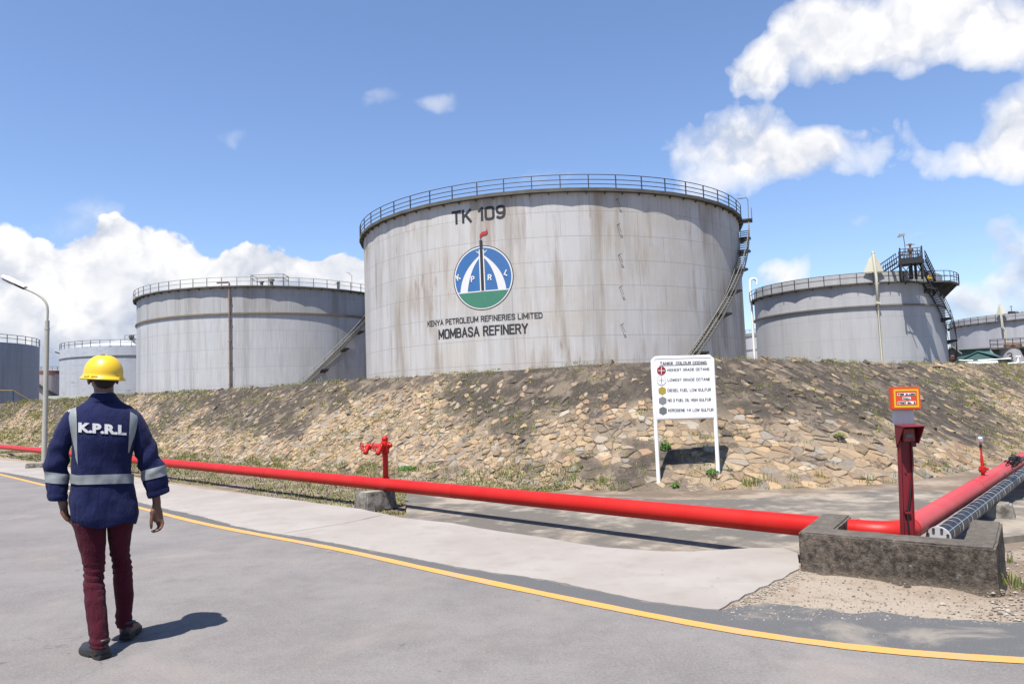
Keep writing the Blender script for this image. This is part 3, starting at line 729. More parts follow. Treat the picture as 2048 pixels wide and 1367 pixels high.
# strip of turf along the foot of the bund, west of the pipe support
for _ in range(42000):
    p_ = -9.2-rng.random()**1.6*52; n_ = rng.uniform(6.55, 11.0)
    P = lp(n_, p_); f = fbm((P.x*.55, P.y*.55, 6), 4)+.35*fbm((P.x*2.2, P.y*2.2, 2), 3)
    want = .10+.30*sstep(n_, 6.6, 8.2)
    if f > want+.22*0+rng.uniform(-.15, .25): continue
    z = gz(P.x, P.y) if n_ < 10.5 else LOW+(n_-10.5)*.75
    sc = 1+max(0, (-p_-14))*.022
    blade(Vector((P.x, P.y, z-.01)), rng.uniform(.02, .055)*sc, .010*sc, GC[rng.choices(range(5), (3, 3, 2, 3, 3))[0]], .8)
# green fringe right at the toe, behind the pipe
for _ in range(1000):
    s = rng.uniform(-24, 2.0); T_, C_ = emb(s, 0); f = fbm((s*1.1, 3, 9), 3)
    if f < -.08: continue
    hd = (C_-T_).normalized(); tuft(T_+hd*rng.uniform(-.25, .30)+Vector((0, 0, .02)), rng.randrange(8, 20), .10, rng.uniform(.05, .14), GC[:4])
for _ in range(70):
    s = rng.uniform(1.0, 30); T_, C_ = emb(s, 0); hd = (C_-T_).normalized()
    tuft(T_+hd*rng.uniform(-.1, .5)+Vector((0, 0, .02)), rng.randrange(8, 24), .09, rng.uniform(.05, .12), GC)
# tufts rooted between the stones, and the thin fringe on the crest
for _ in range(15000):
    s = rng.uniform(SMIN, SMAX); v = rng.random(); f = fbm((s*.35, v*2.6, 12), 4)+(.10 if s < -3 else 0)
    if f < .02+.22*rng.random() and rng.random() > .10: continue
    T_, C_ = emb(s, 0); p = T_.lerp(C_, v)+emb_n(s)*.03; sc = 1+max(0, abs(s)-10)*.02
    tuft(p, rng.randrange(6, 14), .085*sc, rng.uniform(.025, .065)*sc, [(.27, .32, .06), (.36, .38, .09), (.46, .41, .14), (.19, .26, .05)], .0085*sc)
for _ in range(1500):
    s = rng.uniform(SMIN, SMAX); T_, C_ = emb(s, 0); hd = C_-T_; hd.z = 0; hd.normalize()
    if fbm((s*.5, 1, 3), 3) < -.12: continue
    sc = 1+max(0, abs(s)-10)*.02
    tuft(C_+hd*rng.uniform(-.35, .5)+Vector((0, 0, -.08)), rng.randrange(4, 10), .12, rng.uniform(.05, .13)*sc, [(.28, .30, .08), (.40, .36, .13), (.50, .42, .19)], .005*sc)
# along the right pipe dry grass
for _ in range(5200):
    s = rng.uniform(8, 40); T_, C_ = emb(s, 0); hd = C_-T_; hd.z = 0; hd.normalize()
    P = T_+hd*rng.uniform(-1.2, .8)
    if fbm((P.x*.6, P.y*.6, 4), 4) < -.05: continue
    blade(Vector((P.x, P.y, LOW-.01+max(0, (P-T_).dot(hd))*.6)), rng.uniform(.05, .14), .006, [(.44, .32, .16), (.54, .40, .21), (.25, .28, .08)][rng.randrange(3)], .9)
for px in ((2025, 1165), (2010, 1120), (2040, 1175), (1985, 1168)): tuft(gp(*px), 26, .07, .10, GC)
me = bpy.data.meshes.new('grass'); me.from_pydata([tuple(v) for v in gv], [], gf); me.materials.append(GRASS)
ca = me.color_attributes.new('Col', 'FLOAT_COLOR', 'POINT'); ca.data.foreach_set('color', [x for c in gc for x in c])
go = bpy.data.objects.new('grass', me); COL.objects.link(go); tag(go, 'short green and dry grass at the foot of the stone bank', 'grass', kind='stuff')
# gravel on the sandy shoulder
pv_ = []; pf_ = []; pc_ = []
ico = [(0, 0, 1), (.9, 0, .1), (.28, .85, -.1), (-.73, .53, .1), (-.73, -.53, -.1), (.28, -.85, .1), (0, 0, -1)]
icf = [(0, 1, 2), (0, 2, 3), (0, 3, 4), (0, 4, 5), (0, 5, 1), (6, 2, 1), (6, 3, 2), (6, 4, 3), (6, 5, 4), (6, 1, 5)]
def pebble(p, r):
    n = len(pv_); a = rng.uniform(0, 6.28); k = (rng.uniform(.7, 1.3), rng.uniform(.7, 1.3), rng.uniform(.35, .7)); c = rng.choice([(.46, .40, .33), (.40, .33, .26), (.30, .25, .20), (.52, .47, .40), (.27, .235, .20)])
    for x, y, z in ico:
        x, y, z = x*k[0]*r*rng.uniform(.8, 1.2), y*k[1]*r*rng.uniform(.8, 1.2), z*k[2]*r
        pv_.append(p+Vector((x*cos(a)-y*sin(a), x*sin(a)+y*cos(a), z))); pc_.append((*c, 1))
    pf_.extend([[n+i for i in f] for f in icf])
for _ in range(1500):
    x = rng.uniform(1440, 2080); y = 1140+rng.random()*100+max(0, x-1700)*.03
    if x < 1600 and y < 1137+(1600-x)*.5: continue
    P = gp(x, y); P.z = gz(P.x, P.y); pebble(P, rng.choice([.003, .004, .005, .007, .010]))
for _ in range(520):                                # crumbled edge of the slab
    u = rng.random(); P = gp(1440+160*u+rng.gauss(6, 9), 1219-82*u+abs(rng.gauss(2, 8))); P.z = -.004; pebble(P, rng.choice([.004, .006, .009, .013]))
for _ in range(420):
    P = gp(rng.uniform(1980, 2080), rng.uniform(1060, 1240)); P.z = gz(P.x, P.y); pebble(P, rng.choice([.006, .008, .012, .018]))
for _ in range(160):
    P = gp(rng.uniform(600, 2048), rng.uniform(1130, 1360)); P.z = 0; pebble(P, rng.choice([.003, .004, .005]))
for _ in range(700):
    P = lp(rng.uniform(6.4, 8.6), -9-rng.random()**1.3*14); P.z = gz(P.x, P.y); pebble(P, rng.choice([.010, .014, .02]))
me = bpy.data.meshes.new('gravel'); me.from_pydata([tuple(v) for v in pv_], [], pf_); me.materials.append(PEBBLE)
ca = me.color_attributes.new('Col', 'FLOAT_COLOR', 'POINT'); ca.data.foreach_set('color', [x for c in pc_ for x in c])
go = bpy.data.objects.new('gravel', me); COL.objects.link(go); tag(go, 'loose gravel and small stones on the sandy roadside', 'gravel', kind='stuff')

# ------------------------------------------------------------------ storage tanks
def cdir(a): return Vector((sin(a), -cos(a), 0))
class Tank:
    """a round storage tank; angle 0 points at -Y, positive to the right as seen from the camera"""
    def __init__(s, az, D, R, label):
        s.c = Vector((sin(az)*D, cos(az)*D, 0)); s.R = R; s.az = az; s.D = D; s.a0 = -az
        s.root = thing('storage_tank', s.c, label, 'storage tank', 'storage tanks behind the stone bank')
    def P(s, a, z, off=0.0): return s.c+cdir(a)*(s.R+off)+Vector((0, 0, z))
    def hit(s, x, y, off=0.0):
        d = ray(x, y); c = np.array(s.c[:2]); R = s.R+off; a = d[:2]@d[:2]; b = -2*d[:2]@c; cc = c@c-R*R; q = max(0, b*b-4*a*cc)
        t = (-b-math.sqrt(q))/(2*a); p = CAM+d*t; v = p[:2]-c
        return math.atan2(v[0], -v[1]), p[2]
    def ring(s, name, prof, mat, seg=160, parent=None, smooth=30):
        mb = MB(); rings = []
        for (off, z) in prof: rings.append([s.P(2*pi*k/seg, z, off) for k in range(seg)])
        mb.loft(rings, cap=False); return mb.build(name, mat, parent or s.root, smooth)
    def shell(s, ztop, mat, steps=(), roof=None, seg=192):
        prof = [(0, -.3)]
        for z in steps: prof += [(0, z-.01), (-.012, z+.01)]; 
        prof = [(0, -.3), (0, ztop), (-.25, ztop), (-.25, ztop-.3)]
        o = s.ring('shell', prof, mat, seg)
        if roof:
            mb = MB(); rs = []
            for r, z in roof: rs.append([s.c+cdir(2*pi*k/96)*r+Vector((0, 0, z)) for k in range(96)])
            mb.loft(rs, cap=True); mb.build('roof', PALEGREY if not isinstance(roof, dict) else PALEGREY, s.root, 40)
        return o
    def walkway(s, z, w, n, mat, th=.12, shift=0.0):
        mb = MB(); top = []; bot = []; ti = []; bi = []
        for k in range(n):
            for j in range(4):
                a = 2*pi*(k+j/4)/n+shift; half = pi/n; loc = ((j/4)*2*half)-half
                r = (s.R+w)*cos(0)/cos(loc)  # straight outer edges
                top.append(s.P(a, z, r-s.R)); bot.append(s.P(a, z-th, r-s.R)); ti.append(s.P(a, z, -.02)); bi.append(s.P(a, z-th, -.02))
        mb.loft([bi, bot, top, ti], cap=False)
        for k in range(n*2):       # gusset plates below the deck
            a = 2*pi*k/(n*2)+shift
            if cos(a-s.a0) < -.1: continue
            t = Vector((cos(a), sin(a), 0))*.03
            mb.prism([s.P(a, z-th, .0)-t/2, s.P(a, z-th, w*.97)-t/2, s.P(a, z-th-.04, w*.95)-t/2, s.P(a, z-th-.20, .0)-t/2], t)
        return mb.build('walkway', mat, s.root, 30)
    def railing(s, z, off, h, npost, mat, r=.03, arc=100, rails=(1.0, .55), a_from=None, a_to=None, kick=False):
        a1 = s.a0-rad(arc) if a_from is None else a_from; a2 = s.a0+rad(arc) if a_to is None else a_to
        mb = MB(); n = 90
        for q in rails: mb.tube([s.P(lerp(a1, a2, k/n), z+h*q, off) for k in range(n+1)], r, 6)
        if kick: mb.loft([[s.P(lerp(a1, a2, k/n), z+zz, off) for zz in (0, .1)] for k in range(n+1)], cap=False, closed_ring=False)
        ro = mb.build('railing', mat, s.root, 40)
        mb = MB(); mb.box(s.c+Vector((0, 0, h/2)), (.07, .07, h)); p0 = mb.build('post', mat, ro)
        k0 = math.ceil(a1/(2*pi/npost)); k1 = int(a2/(2*pi/npost)); first = True
        for k in range(k0, k1+1):
            a = k*2*pi/npost; loc = s.P(a, z, off)-s.c; rt_ = (0, 0, a)
            if first: p0.location = loc; p0.rotation_euler = rt_; first = False
            else: dup(p0, ro, loc, rt_)
        return ro
    def stair(s, a1, z1, a2, z2, off=.12, w=.75, mat=GALV, rail_h=1.0, landings=(), treadmat=None, rr=.035):
        """flight winding round the shell from (a1,z1) up to (a2,z2)"""
        n = int(abs(z2-z1)/.235); n = min(n, 98); N = 60; mb = MB()
        f = lambda u, o, dz: s.P(lerp(a1, a2, u), lerp(z1, z2, u)+dz, o)
        for o in (off, off+w):
            mb.loft([[f(k/N, o-.02, -.16), f(k/N, o+.02, -.16), f(k/N, o+.02, .10), f(k/N, o-.02, .10)] for k in range(N+1)])
        st = mb.build('stairway', mat, s.root, 40)
        mb = MB(); mb.box(s.c, (.24, w-.04, .045)); t0 = mb.build('tread', treadmat or mat, st)
        for k in range(n):
            u = (k+.5)/n; a = lerp(a1, a2, u); loc = s.P(a, lerp(z1, z2, u), off+w/2)-s.c
            o = t0 if k == 0 else dup(t0, st)
            o.location = loc; o.rotation_euler = (0, 0, a)
        mb = MB()
        for hh in (rail_h, rail_h*.5): mb.tube([f(k/N, off+w, hh) for k in range(N+1)], rr, 6)
        ro = mb.build('handrail', mat, st, 40)
        npst = max(4, n//5); mb = MB(); mb.tube([s.c+Vector((0, 0, -.1)), s.c+Vector((0, 0, rail_h))], .025, 6); h0 = mb.build('handrail_post', mat, st)
        for k in range(npst+1):
            o = h0 if k == 0 else dup(h0, st); o.location = f(k/npst, off+w, 0)-s.c
        for u in landings:
            mb = MB(); a = lerp(a1, a2, u); z = lerp(z1, z2, u)
            mb.prism([s.P(a-.004, z-.30, 0), s.P(a-.004, z-.30, off+w+.1), s.P(a-.004, z-.42, off+w+.1), s.P(a-.004, z-.75, 0)], Vector((cos(a), sin(a), 0))*.7)
            mb.build('bracket', DARKSTEEL, st)
        return st
    def paint2(s, name, az_pts, mat, off, parent):
        """flat outline given as (angle, height) laid on the shell, cut into narrow strips so that it follows the curve"""
        bm = bmesh.new(); f = bm.faces.new([bm.verts.new((a*s.R, z, 0)) for a, z in az_pts])
        bmesh.ops.triangulate(bm, faces=[f]); xs_ = [v.co.x for v in bm.verts]; x = min(xs_)+.2
        while x < max(xs_):
            bmesh.ops.bisect_plane(bm, geom=bm.verts[:]+bm.edges[:]+bm.faces[:], plane_co=(x, 0, 0), plane_no=(1, 0, 0)); x += .2
        bm.verts.index_update(); mb = MB(); mb.add([s.P(v.co.x/s.R, v.co.y, off) for v in bm.verts], [[v.index for v in q.verts] for q in bm.faces]); bm.free()
        return mb.build(name, mat, parent, fixn=False)
    def text(s, txt, a1, a2, z1, z2, th=.16, name='lettering', mat=None, off=.014):
        mb = MB(); stroke_text(mb, txt, (a2-a1)*s.R, z2-z1, th, lambda x, y, l: s.P(a1+x/s.R, z1+y, off+l*2))
        return mb.build(name, mat or BLACKPAINT, s.root, fixn=False)

# --- the big grey tank with the emblem
T1 = Tank(.0547, 75, 18.4, 'largest grey tank lettered TK 109 with a round blue and green emblem')
M1 = tank_mat('tank_grey_weathered', 18.4, (.54, .535, .53), (.495, .455, .40), .75, 1.915, 6.2, .55, .75, z0=6.12-1.915*4)
T1.shell(17.45, M1)
T1.walkway(17.45, .36, 40, WALKSTEEL, .26, .03)
T1.railing(17.45, .34, 1.02, 54, DARKSTEEL, .032, rails=(1.0, .62, .28), arc=104, a_to=rad(67))
T1.text('TK 109', rad(-27.6), rad(-13.3), 15.45, 16.55, .20)
T1.text('KENYA PETROLEUM REFINERIES LIMITED', rad(-36.1), rad(-5.35), 7.58, 8.03, .072)
T1.text('MOMBASA REFINERY', rad(-32.6), rad(-8.9), 6.48, 7.26, .125)
def circle_on(T, ac, zc, r, n=72): return [(ac+r/T.R*cos(2*pi*k/n), zc+r*sin(2*pi*k/n)) for k in range(n)]
AC, ZC, ER = rad(-19.75), 11.0, 2.52
def disc(name, r, mat, off, parent, part=None):
    pts = circle_on(T1, AC, ZC, r)
    if part is not None:                           # keep only what lies below a level
        pts = []
        for k in range(97):
            th = -pi/2+(k/96-.5)*2*math.acos(max(-1, min(1, -part/r))); pts.append((AC+r/T1.R*cos(th), ZC+r*sin(th)))
    return T1.paint2(name, pts, mat, off, parent)
E0 = disc('emblem', ER, BLACKPAINT, .010, T1.root)
disc('white_ring', ER-.07, WHITE, .016, E0); disc('blue_field', ER-.17, BLUE, .022, E0)
LV = -1.05
disc('green_field', ER-.17, GREEN, .028, E0, part=LV)
def epoly(name, pts, mat, off):                     # pts in metres from the emblem centre
    return T1.paint2(name, [(AC+x/T1.R, ZC+y) for x, y in pts], mat, off, E0)
epoly('white_line', [(-2.09, LV-.04), (2.09, LV-.04), (2.12, LV+.04), (-2.12, LV+.04)], WHITE, .034)
def bez(p0, p1, p2, n=14): return [((1-t)**2*p0[0]+2*t*(1-t)*p1[0]+t*t*p2[0], (1-t)**2*p0[1]+2*t*(1-t)*p1[1]+t*t*p2[1]) for t in [k/n for k in range(n+1)]]
for sg in (-1, 1):
    outer = bez((1.92, LV), (1.75, .95), (-.50, 2.17)); innr = bez((-.38, 2.02), (1.0, 1.15), (1.28, LV))
    mb = MB(); innr = innr[::-1]
    mb.add([T1.P(AC+sg*x/T1.R, ZC+y, .036+.003*sg) for x, y in outer+innr], [(i, i+1, 15+i+1, 15+i) for i in range(14)]); mb.build('white_arch', WHITE, E0, fixn=False)
epoly('stack_outline', [(-.20, LV), (.24, LV), (.20, 2.22), (-.22, 2.22)], WHITE, .044)
epoly('black_stack', [(-.11, LV+.04), (.14, LV+.04), (.11, 2.95), (-.13, 2.95)], BLACKPAINT, .050)
epoly('red_flame', [(-.09, 3.02)]+bez((-.10, 3.35), (.02, 3.62), (.28, 3.60), 6)+bez((.40, 3.62), (.50, 3.70), (.52, 3.86), 5)+bez((.58, 3.55), (.50, 3.30), (.22, 3.33), 8)+[(.06, 3.28), (-.05, 3.10)], FLAME, .05)
for ch, x, y, sz, ro in (('K', -2.08, .22, .46, 25), ('P', -.80, -.02, .46, 4), ('R', .62, -.02, .46, -3), ('L', 1.98, .22, .44, -28)):
    mb = MB()
    def fn(u, v, l, x=x, y=y, sz=sz, ro=ro):
        q = Vector((u-.36*sz, v-.5*sz)); c_, s_ = cos(rad(ro)), sin(rad(ro)); q = Vector((q.x*c_-q.y*s_, q.x*s_+q.y*c_))
        return T1.P(AC+(x+q.x)/T1.R, ZC+y+q.y, .056+l)
    stroke_text(mb, ch, sz*.72, sz, .095, fn); mb.build('letter', WHITE, E0, fixn=False)
# rungs left from an old ladder or cable run
for py in (402, 453, 513, 577, 652):
    a, z = T1.hit(1238+(py-402)*.036, py); mb = MB()
    mb.tube([T1.P(a-.012, z+.1, 0), T1.P(a-.012, z+.1, .3), T1.P(a-.005, z+.2, .32)], .024, 6); mb.tube([T1.P(a-.012, z+.1, .26), T1.P(a+.006, z-.5, .05)], .014, 5)
    mb.build('cable_bracket', DARKSTEEL, T1.root)
T1.stair(rad(18.5), .2, rad(71.5), 16.45, .10, .80, GALV, 1.05, landings=(.30, .50, .63, .76, .88, .97), treadmat=DARKSTEEL)
mb = MB(); A_ = rad(72.0)
mb.prism([T1.P(rad(70), 17.30, -.1), T1.P(rad(70), 17.30, 1.25), T1.P(rad(74.2), 17.30, 1.25), T1.P(rad(74.2), 17.30, -.1)], (0, 0, .12))
lan = mb.build('landing', DARKSTEEL, T1.root)
mb = MB()
for k in range(5):
    a = rad(lerp(70, 74.2, k/4)); mb.tube([T1.P(a, 17.4, 1.2), T1.P(a, 18.4, 1.2)], .03, 6)
for hh in (.5, 1.0): mb.tube([T1.P(rad(70), 17.4+hh, 1.2), T1.P(rad(74.2), 17.4+hh, 1.2)], .03, 6)
mb.build('landing_rail', GALV, lan)
# lamp above the head of the stair
b = T1.P(rad(70.5), 17.42, .9); t = thing('stair_lamp', b, 'small lamp on a thin bent pole above the stair head of the largest tank', 'lamp')
mb = MB(); mb.tube([b, b+Vector((.05, 0, 1.75)), b+Vector((-.05, 0, 1.95)), b+Vector((-.45, 0, 2.0))], .035, 6); mb.build('pole', GALV, t, 40)
mb = MB(); mb.box(b+Vector((-.62, 0, 1.98)), (.62, .30, .13), bev=.04); mb.build('lamp_head', ALU, t, 40)

# --- grey tank behind it on the left
T2 = Tank(-.3143, 110, 16.6, 'wide grey tank with a rusty vertical pipe, half hidden by the largest tank')
M2 = tank_mat('tank_bluegrey', 16.6, (.51, .522, .54), (.49, .49, .485), .55, 2.15, 7.5, .75, .12)
M2b = tank_mat('tank_bluegrey_upper', 16.6, (.42, .425, .43), (.40, .39, .375), .35, 2.15, 7.5, .95, .2)
Z2, Z2R = 16.1, 12.83
mb = MB(); mb.loft([[T2.P(2*pi*k/192, z, 0) for k in range(192)] for z in (-.3, Z2R)], cap=False)
T2s = mb.build('shell', M2, T2.root, 30)
mb = MB(); mb.loft([[T2.P(2*pi*k/192, z, 0) for k in range(192)] for z in (Z2R, Z2)], cap=False); mb.build('upper_shell', M2b, T2.root, 30)
mb = MB(); mb.loft([[T2.c+cdir(2*pi*k/96)*r+Vector((0, 0, z)) for k in range(96)] for r, z in ((T2.R, Z2), (8, Z2+.75), (.2, Z2+1.15))], cap=True); mb.build('roof', WALKSTEEL, T2.root, 40)
T2.ring('stiffener', [(.0, Z2R-.10), (.16, Z2R-.10), (.16, Z2R+.10), (.0, Z2R+.10)], plain('stiffener_rust', (.30, .24, .16), .7, .4, .6))
T2.walkway(Z2, .42, 36, WALKSTEEL, .16)
T2.railing(Z2, .40, 1.0, 60, GALV, .028, rails=(1.0, .5))
a, z = T2.hit(460, 600); mb = MB(); mb.tube([T2.P(a, -.2, .25), T2.P(a, Z2+.3, .25), T2.P(a-.01, Z2+.45, .1), T2.P(a-.10, Z2+.5, -.3)], .11, 8)
for zz in (4.5, 7, 9.5, 12, 14.5): mb.box(T2.P(a, zz, .14), (.34, .34, .10))
mb.build('foam_pipe', RUSTPIPE, T2.root, 40)
T2.stair(rad(13), -.55, rad(75), 15.9, .10, .8, GALV, 1.0, landings=(.27, .42, .58, .72, .86), treadmat=GALV)
# roof-centre vent cage
pc = at(540, 566, 103); mb = MB()
for x in (-2.1, 2.1):
    for y in (-1.2, 1.2): mb.tube([pc+Vector((x, y, -.7)), pc+Vector((x, y, .95))], .05, 6)
for zz in (.45, .95):
    for y in (-1.2, 1.2): mb.tube([pc+Vector((-2.1, y, zz)), pc+Vector((2.1, y, zz))], .045, 6)
    for x in (-2.1, 2.1): mb.tube([pc+Vector((x, -1.2, zz)), pc+Vector((x, 1.2, zz))], .045, 6)
mb.lathe([(.25, -.7), (.25, .2), (.4, .25), (.4, .5), (.1, .6)], pc+Vector((.2, 0, 0)), seg=12); mb.lathe([(.2, -.7), (.2, .1), (.3, .12), (.3, .3), (.05, .35)], pc+Vector((-1.1, 0, 0)), seg=12)
mb.build('roof_vent', GALV, T2.root, 40)
b = at(704, 577, 96); t = thing('roof_lamp', b, 'thin pole with a small lamp on the rim of the tank with the rusty pipe', 'lamp')
mb = MB(); mb.tube([b, b+Vector((0, 0, 1.7)), b+Vector((-.35, 0, 2.0))], .03, 6); mb.build('pole', GALV, t); mb = MB(); mb.box(b+Vector((-.5, 0, 2.05)), (.45, .25, .10), Matrix.Rotation(.4, 3, 'Y')); mb.build('lamp_head', ALU, t)
b = at(676, 574, 97); mb = MB(); mb.tube([b+Vector((0, 0, -.2)), b+Vector((0, 0, .7))], .12, 8); mb.tube([b+Vector((-.3, 0, .5)), b+Vector((.3, 0, .5))], .07, 6); mb.build('roof_valve', DARKSTEEL, T2.root, 40)

# --- grey tank on the right with the black access tower
T3 = Tank(.421, 100, 10.52, 'smooth grey tank with a cream pipe and a black tower on its rim')
M3 = tank_mat('tank_smooth_grey', 10.52, (.470, .476, .49), (.44, .443, .45), .40, 2.25, 9, .35, .05)
Z3 = 12.8; T3.shell(Z3+1.15, M3)
T3.ring('stiffener', [(0, 10.20), (.2, 10.20), (.2, 10.36), (0, 10.36)], plain('stiffener_steel', (.27, .26, .23), .7, .4, .6))
T3.walkway(Z3, .36, 17, WALKSTEEL, .14, .2)
T3.railing(Z3, .52, 1.05, 42, BLACKSTEEL, .035, arc=96, a_to=rad(30))
a, z = T3.hit(1757, 640); mb = MB(); mb.tube([T3.P(a, -.2, .15), T3.P(a, 10.4, .15), T3.P(a-.01, 10.6, .32), T3.P(a-.014, 13.2, .72), T3.P(a-.02, 15.95, .46)], [.12, .12, .13, .15, .15], 10)
mb.lathe([(.17, 0), (.17, .12), (.0, .2)], T3.P(a-.02, 15.92, .46), seg=10)
for zz in (10.5, 12.6): mb.box(T3.P(a-.008, zz, .33), (.42, .4, .16))
mb.build('foam_pipe', CREAM, T3.root, 40)
mb = MB(); zb = 13.80; q = lambda da, z, o: T3.P(a-.02+da, z, o)
for sg in (-1, 1):
    poly = [q(0, zb, .42), q(sg*.100, zb, .20), q(sg*.036, 15.45, .34), q(0, 15.75, .42)]
    nrm = (poly[1]-poly[0]).cross(poly[2]-poly[0]).normalized()*.05
    mb.prism(poly, nrm)
mb.build('splash_plate', CREAM, T3.root)
# white goose-neck pipe at its left edge
aL = T3.a0-rad(82); mb = MB(); p = lambda z, o=.35, da=0: T3.P(aL+da, z, o)
hk = [p(.2), p(12.9), p(15.3)]+[p(15.3, .35, 0)+Vector((.42-.42*cos(k*pi/7), 0, .42*sin(k*pi/7))) for k in range(1, 8)]+[p(15.3, .35)+Vector((.84, 0, -.35))]
mb.tube(hk, .15, 10); mb.build('vent_pipe', WHITEPAINT, T3.root, 40)
# platform bulging out on the right, and the stair going down behind
aP1, aP2 = rad(18), rad(58)
mb = MB(); N = 16; ins = [T3.P(lerp(aP1, aP2, k/N), Z3, .0) for k in range(N+1)]; outs = [T3.P(lerp(aP1, aP2, k/N), Z3, .38+1.25*sstep(k/N, .1, .45)) for k in range(N+1)]
mb.prism(ins+outs[::-1], (0, 0, -.16)); pl = mb.build('platform', WALKSTEEL, T3.root)
mb = MB()
for hh in (.55, 1.1): mb.tube([o+Vector((0, 0, hh)) for o in outs]+[ins[-1]+Vector((0, 0, hh))], .035, 6)
mb.build('platform_rail', BLACKSTEEL, pl, 40); mb = MB(); mb.tube([outs[0], outs[0]+Vector((0, 0, 1.1))], .035, 6); p0 = mb.build('post', BLACKSTEEL, pl)
for k in range(2, N+1, 2): o = dup(p0, pl); o.location = outs[k]-outs[0]
mb = MB()
for aa in (34, 44, 54):
    a_ = rad(aa); mb.prism([T3.P(a_, Z3-.16, 0), T3.P(a_, Z3-.16, 1.5), T3.P(a_, Z3-1.6, 0)], Vector((cos(a_), sin(a_), 0))*.06)
mb.build('bracket', WALKSTEEL, pl)
T3.stair(rad(78), 2.6, rad(24), 12.6, .12, .8, BLACKSTEEL, 1.0, landings=(.02, .2, .42, .66, .97), rr=.03)
# access tower
dT = 90.0; tb = at(1824, 556, dT); e1 = Vector((cos(.42), -sin(.42), 0)); e2 = Vector((sin(.42), cos(.42), 0))
TB = lambda x, y, z: tb+e1*x+e2*y+Vector((0, 0, z))
mb = MB(); hw = 1.02
R42 = Matrix.Rotation(-.42, 3, 'Z')
for x in (-hw, hw):
    for y in (-.9, .9): mb.box(TB(x, y, .75), (.16, .16, 1.7), R42)
mb.box(TB(-.05, 0, .75), (.36, .36, 1.7), R42); mb.box(TB(.42, .3, .75), (.26, .26, 1.7), R42)
for x0_, x1_ in ((-hw, -.1), (.45, hw)): mb.tube([TB(x0_, -.9, 0), TB(x1_, -.9, 1.4)], .05, 6); mb.tube([TB(x1_, -.9, 0), TB(x0_, -.9, 1.4)], .05, 6)
mb.box(TB(0, 0, 1.62), (2*hw+.3, 2.0, .35), R42); mb.box(TB(0, 0, 1.95), (2*hw+.1, 1.9, .3), R42)
tw = mb.build('access_tower', BLACKSTEEL, T3.root)
mb = MB()
for zz in (2.35, 2.7, 3.05):
    mb.tube([TB(-hw, -.95, zz), TB(hw, -.95, zz), TB(hw, .95, zz), TB(-hw, .95, zz)], .045, 6, closed=True)
for x in np.linspace(-hw, hw, 6): mb.tube([TB(x, -.95, 1.8), TB(x, -.95, 3.05)], .04, 6); mb.tube([TB(x, .95, 1.8), TB(x, .95, 3.05)], .04, 6)
for x in (-hw, hw): mb.box(TB(x, -.95, 2.4), (.14, .14, 1.6), R42)
mb.build('tower_rail', BLACKSTEEL, tw)
mb = MB(); mb.lathe([(.14, 1.9), (.14, 2.9), (.3, 2.95), (.3, 3.1), (.1, 3.2), (.1, 3.5), (.18, 3.55), (.18, 3.7)], TB(.05, 0, 0), seg=12); mb.tube([TB(-.35, 0, 3.6), TB(.5, 0, 3.6)], .05, 6); mb.build('gauge_head', RUSTPIPE, tw, 40)
# gangway to the left, stair to the right
def ramp(name, A, B, wd, mat, steps=True):
    mb = MB(); ax = (B-A); sd_ = ax.cross(Vector((0, 0, 1))).normalized()*wd/2
    for sg in (-1, 1):
        for hh in (0, .5, 1.0): mb.tube([A+sd_*sg+Vector((0, 0, hh)), B+sd_*sg+Vector((0, 0, hh))], .05 if hh else .08, 6)
        for k in range(9): q = A.lerp(B, k/8)+sd_*sg; mb.tube([q, q+Vector((0, 0, 1.0))], .03, 6)
    o = mb.build(name, mat, tw)
    if steps:
        n = 14; mb = MB(); hx = math.atan2(ax.y, ax.x); mb.box(A, (.28, wd, .05), Matrix.Rotation(hx, 3, 'Z')); s0 = mb.build('tread', mat, o)
        for k in range(1, n): d_ = dup(s0, o); d_.location = ax*(k/n)
    return o
ramp('gangway', at(1766, 548, 93), TB(-hw, 0, 1.75), .8, BLACKSTEEL, False)
ramp('tower_stair', at(1864, 563, 91.5), TB(hw, 0, 1.8), .8, BLACKSTEEL, True)
b = TB(-.35, .2, 2.0); t = thing('tower_lamp', b, 'twin floodlight on a pole above the black tower of the right tank', 'lamp')
mb = MB(); mb.tube([b, b+Vector((-.15, 0, 2.6))], .035, 6); mb.build('pole', DARKSTEEL, t)
mb = MB(); mb.box(b+Vector((-.45, -.1, 2.62)), (.75, .3, .14), Matrix.Rotation(-.25, 3, 'Y'), .04); mb.box(b+Vector((-.25, .15, 2.85)), (.6, .3, .14), Matrix.Rotation(-.25, 3, 'Y'), .04); mb.build('lamp_head', POLEGREY, t, 40)
b = at(1859, 554, 89.6); t = thing('yellow_box', b, 'small yellow box at the foot of the black tower stair', 'box')
mb = MB(); mb.box(b, (.36, .3, .34), bev=.03); mb.build('box_body', SIGNYELLOW, t, 40); mb = MB(); mb.box(b+Vector((0, -.17, .1)), (.3, .05, .06)); mb.build('handle', DARKSTEEL, t)

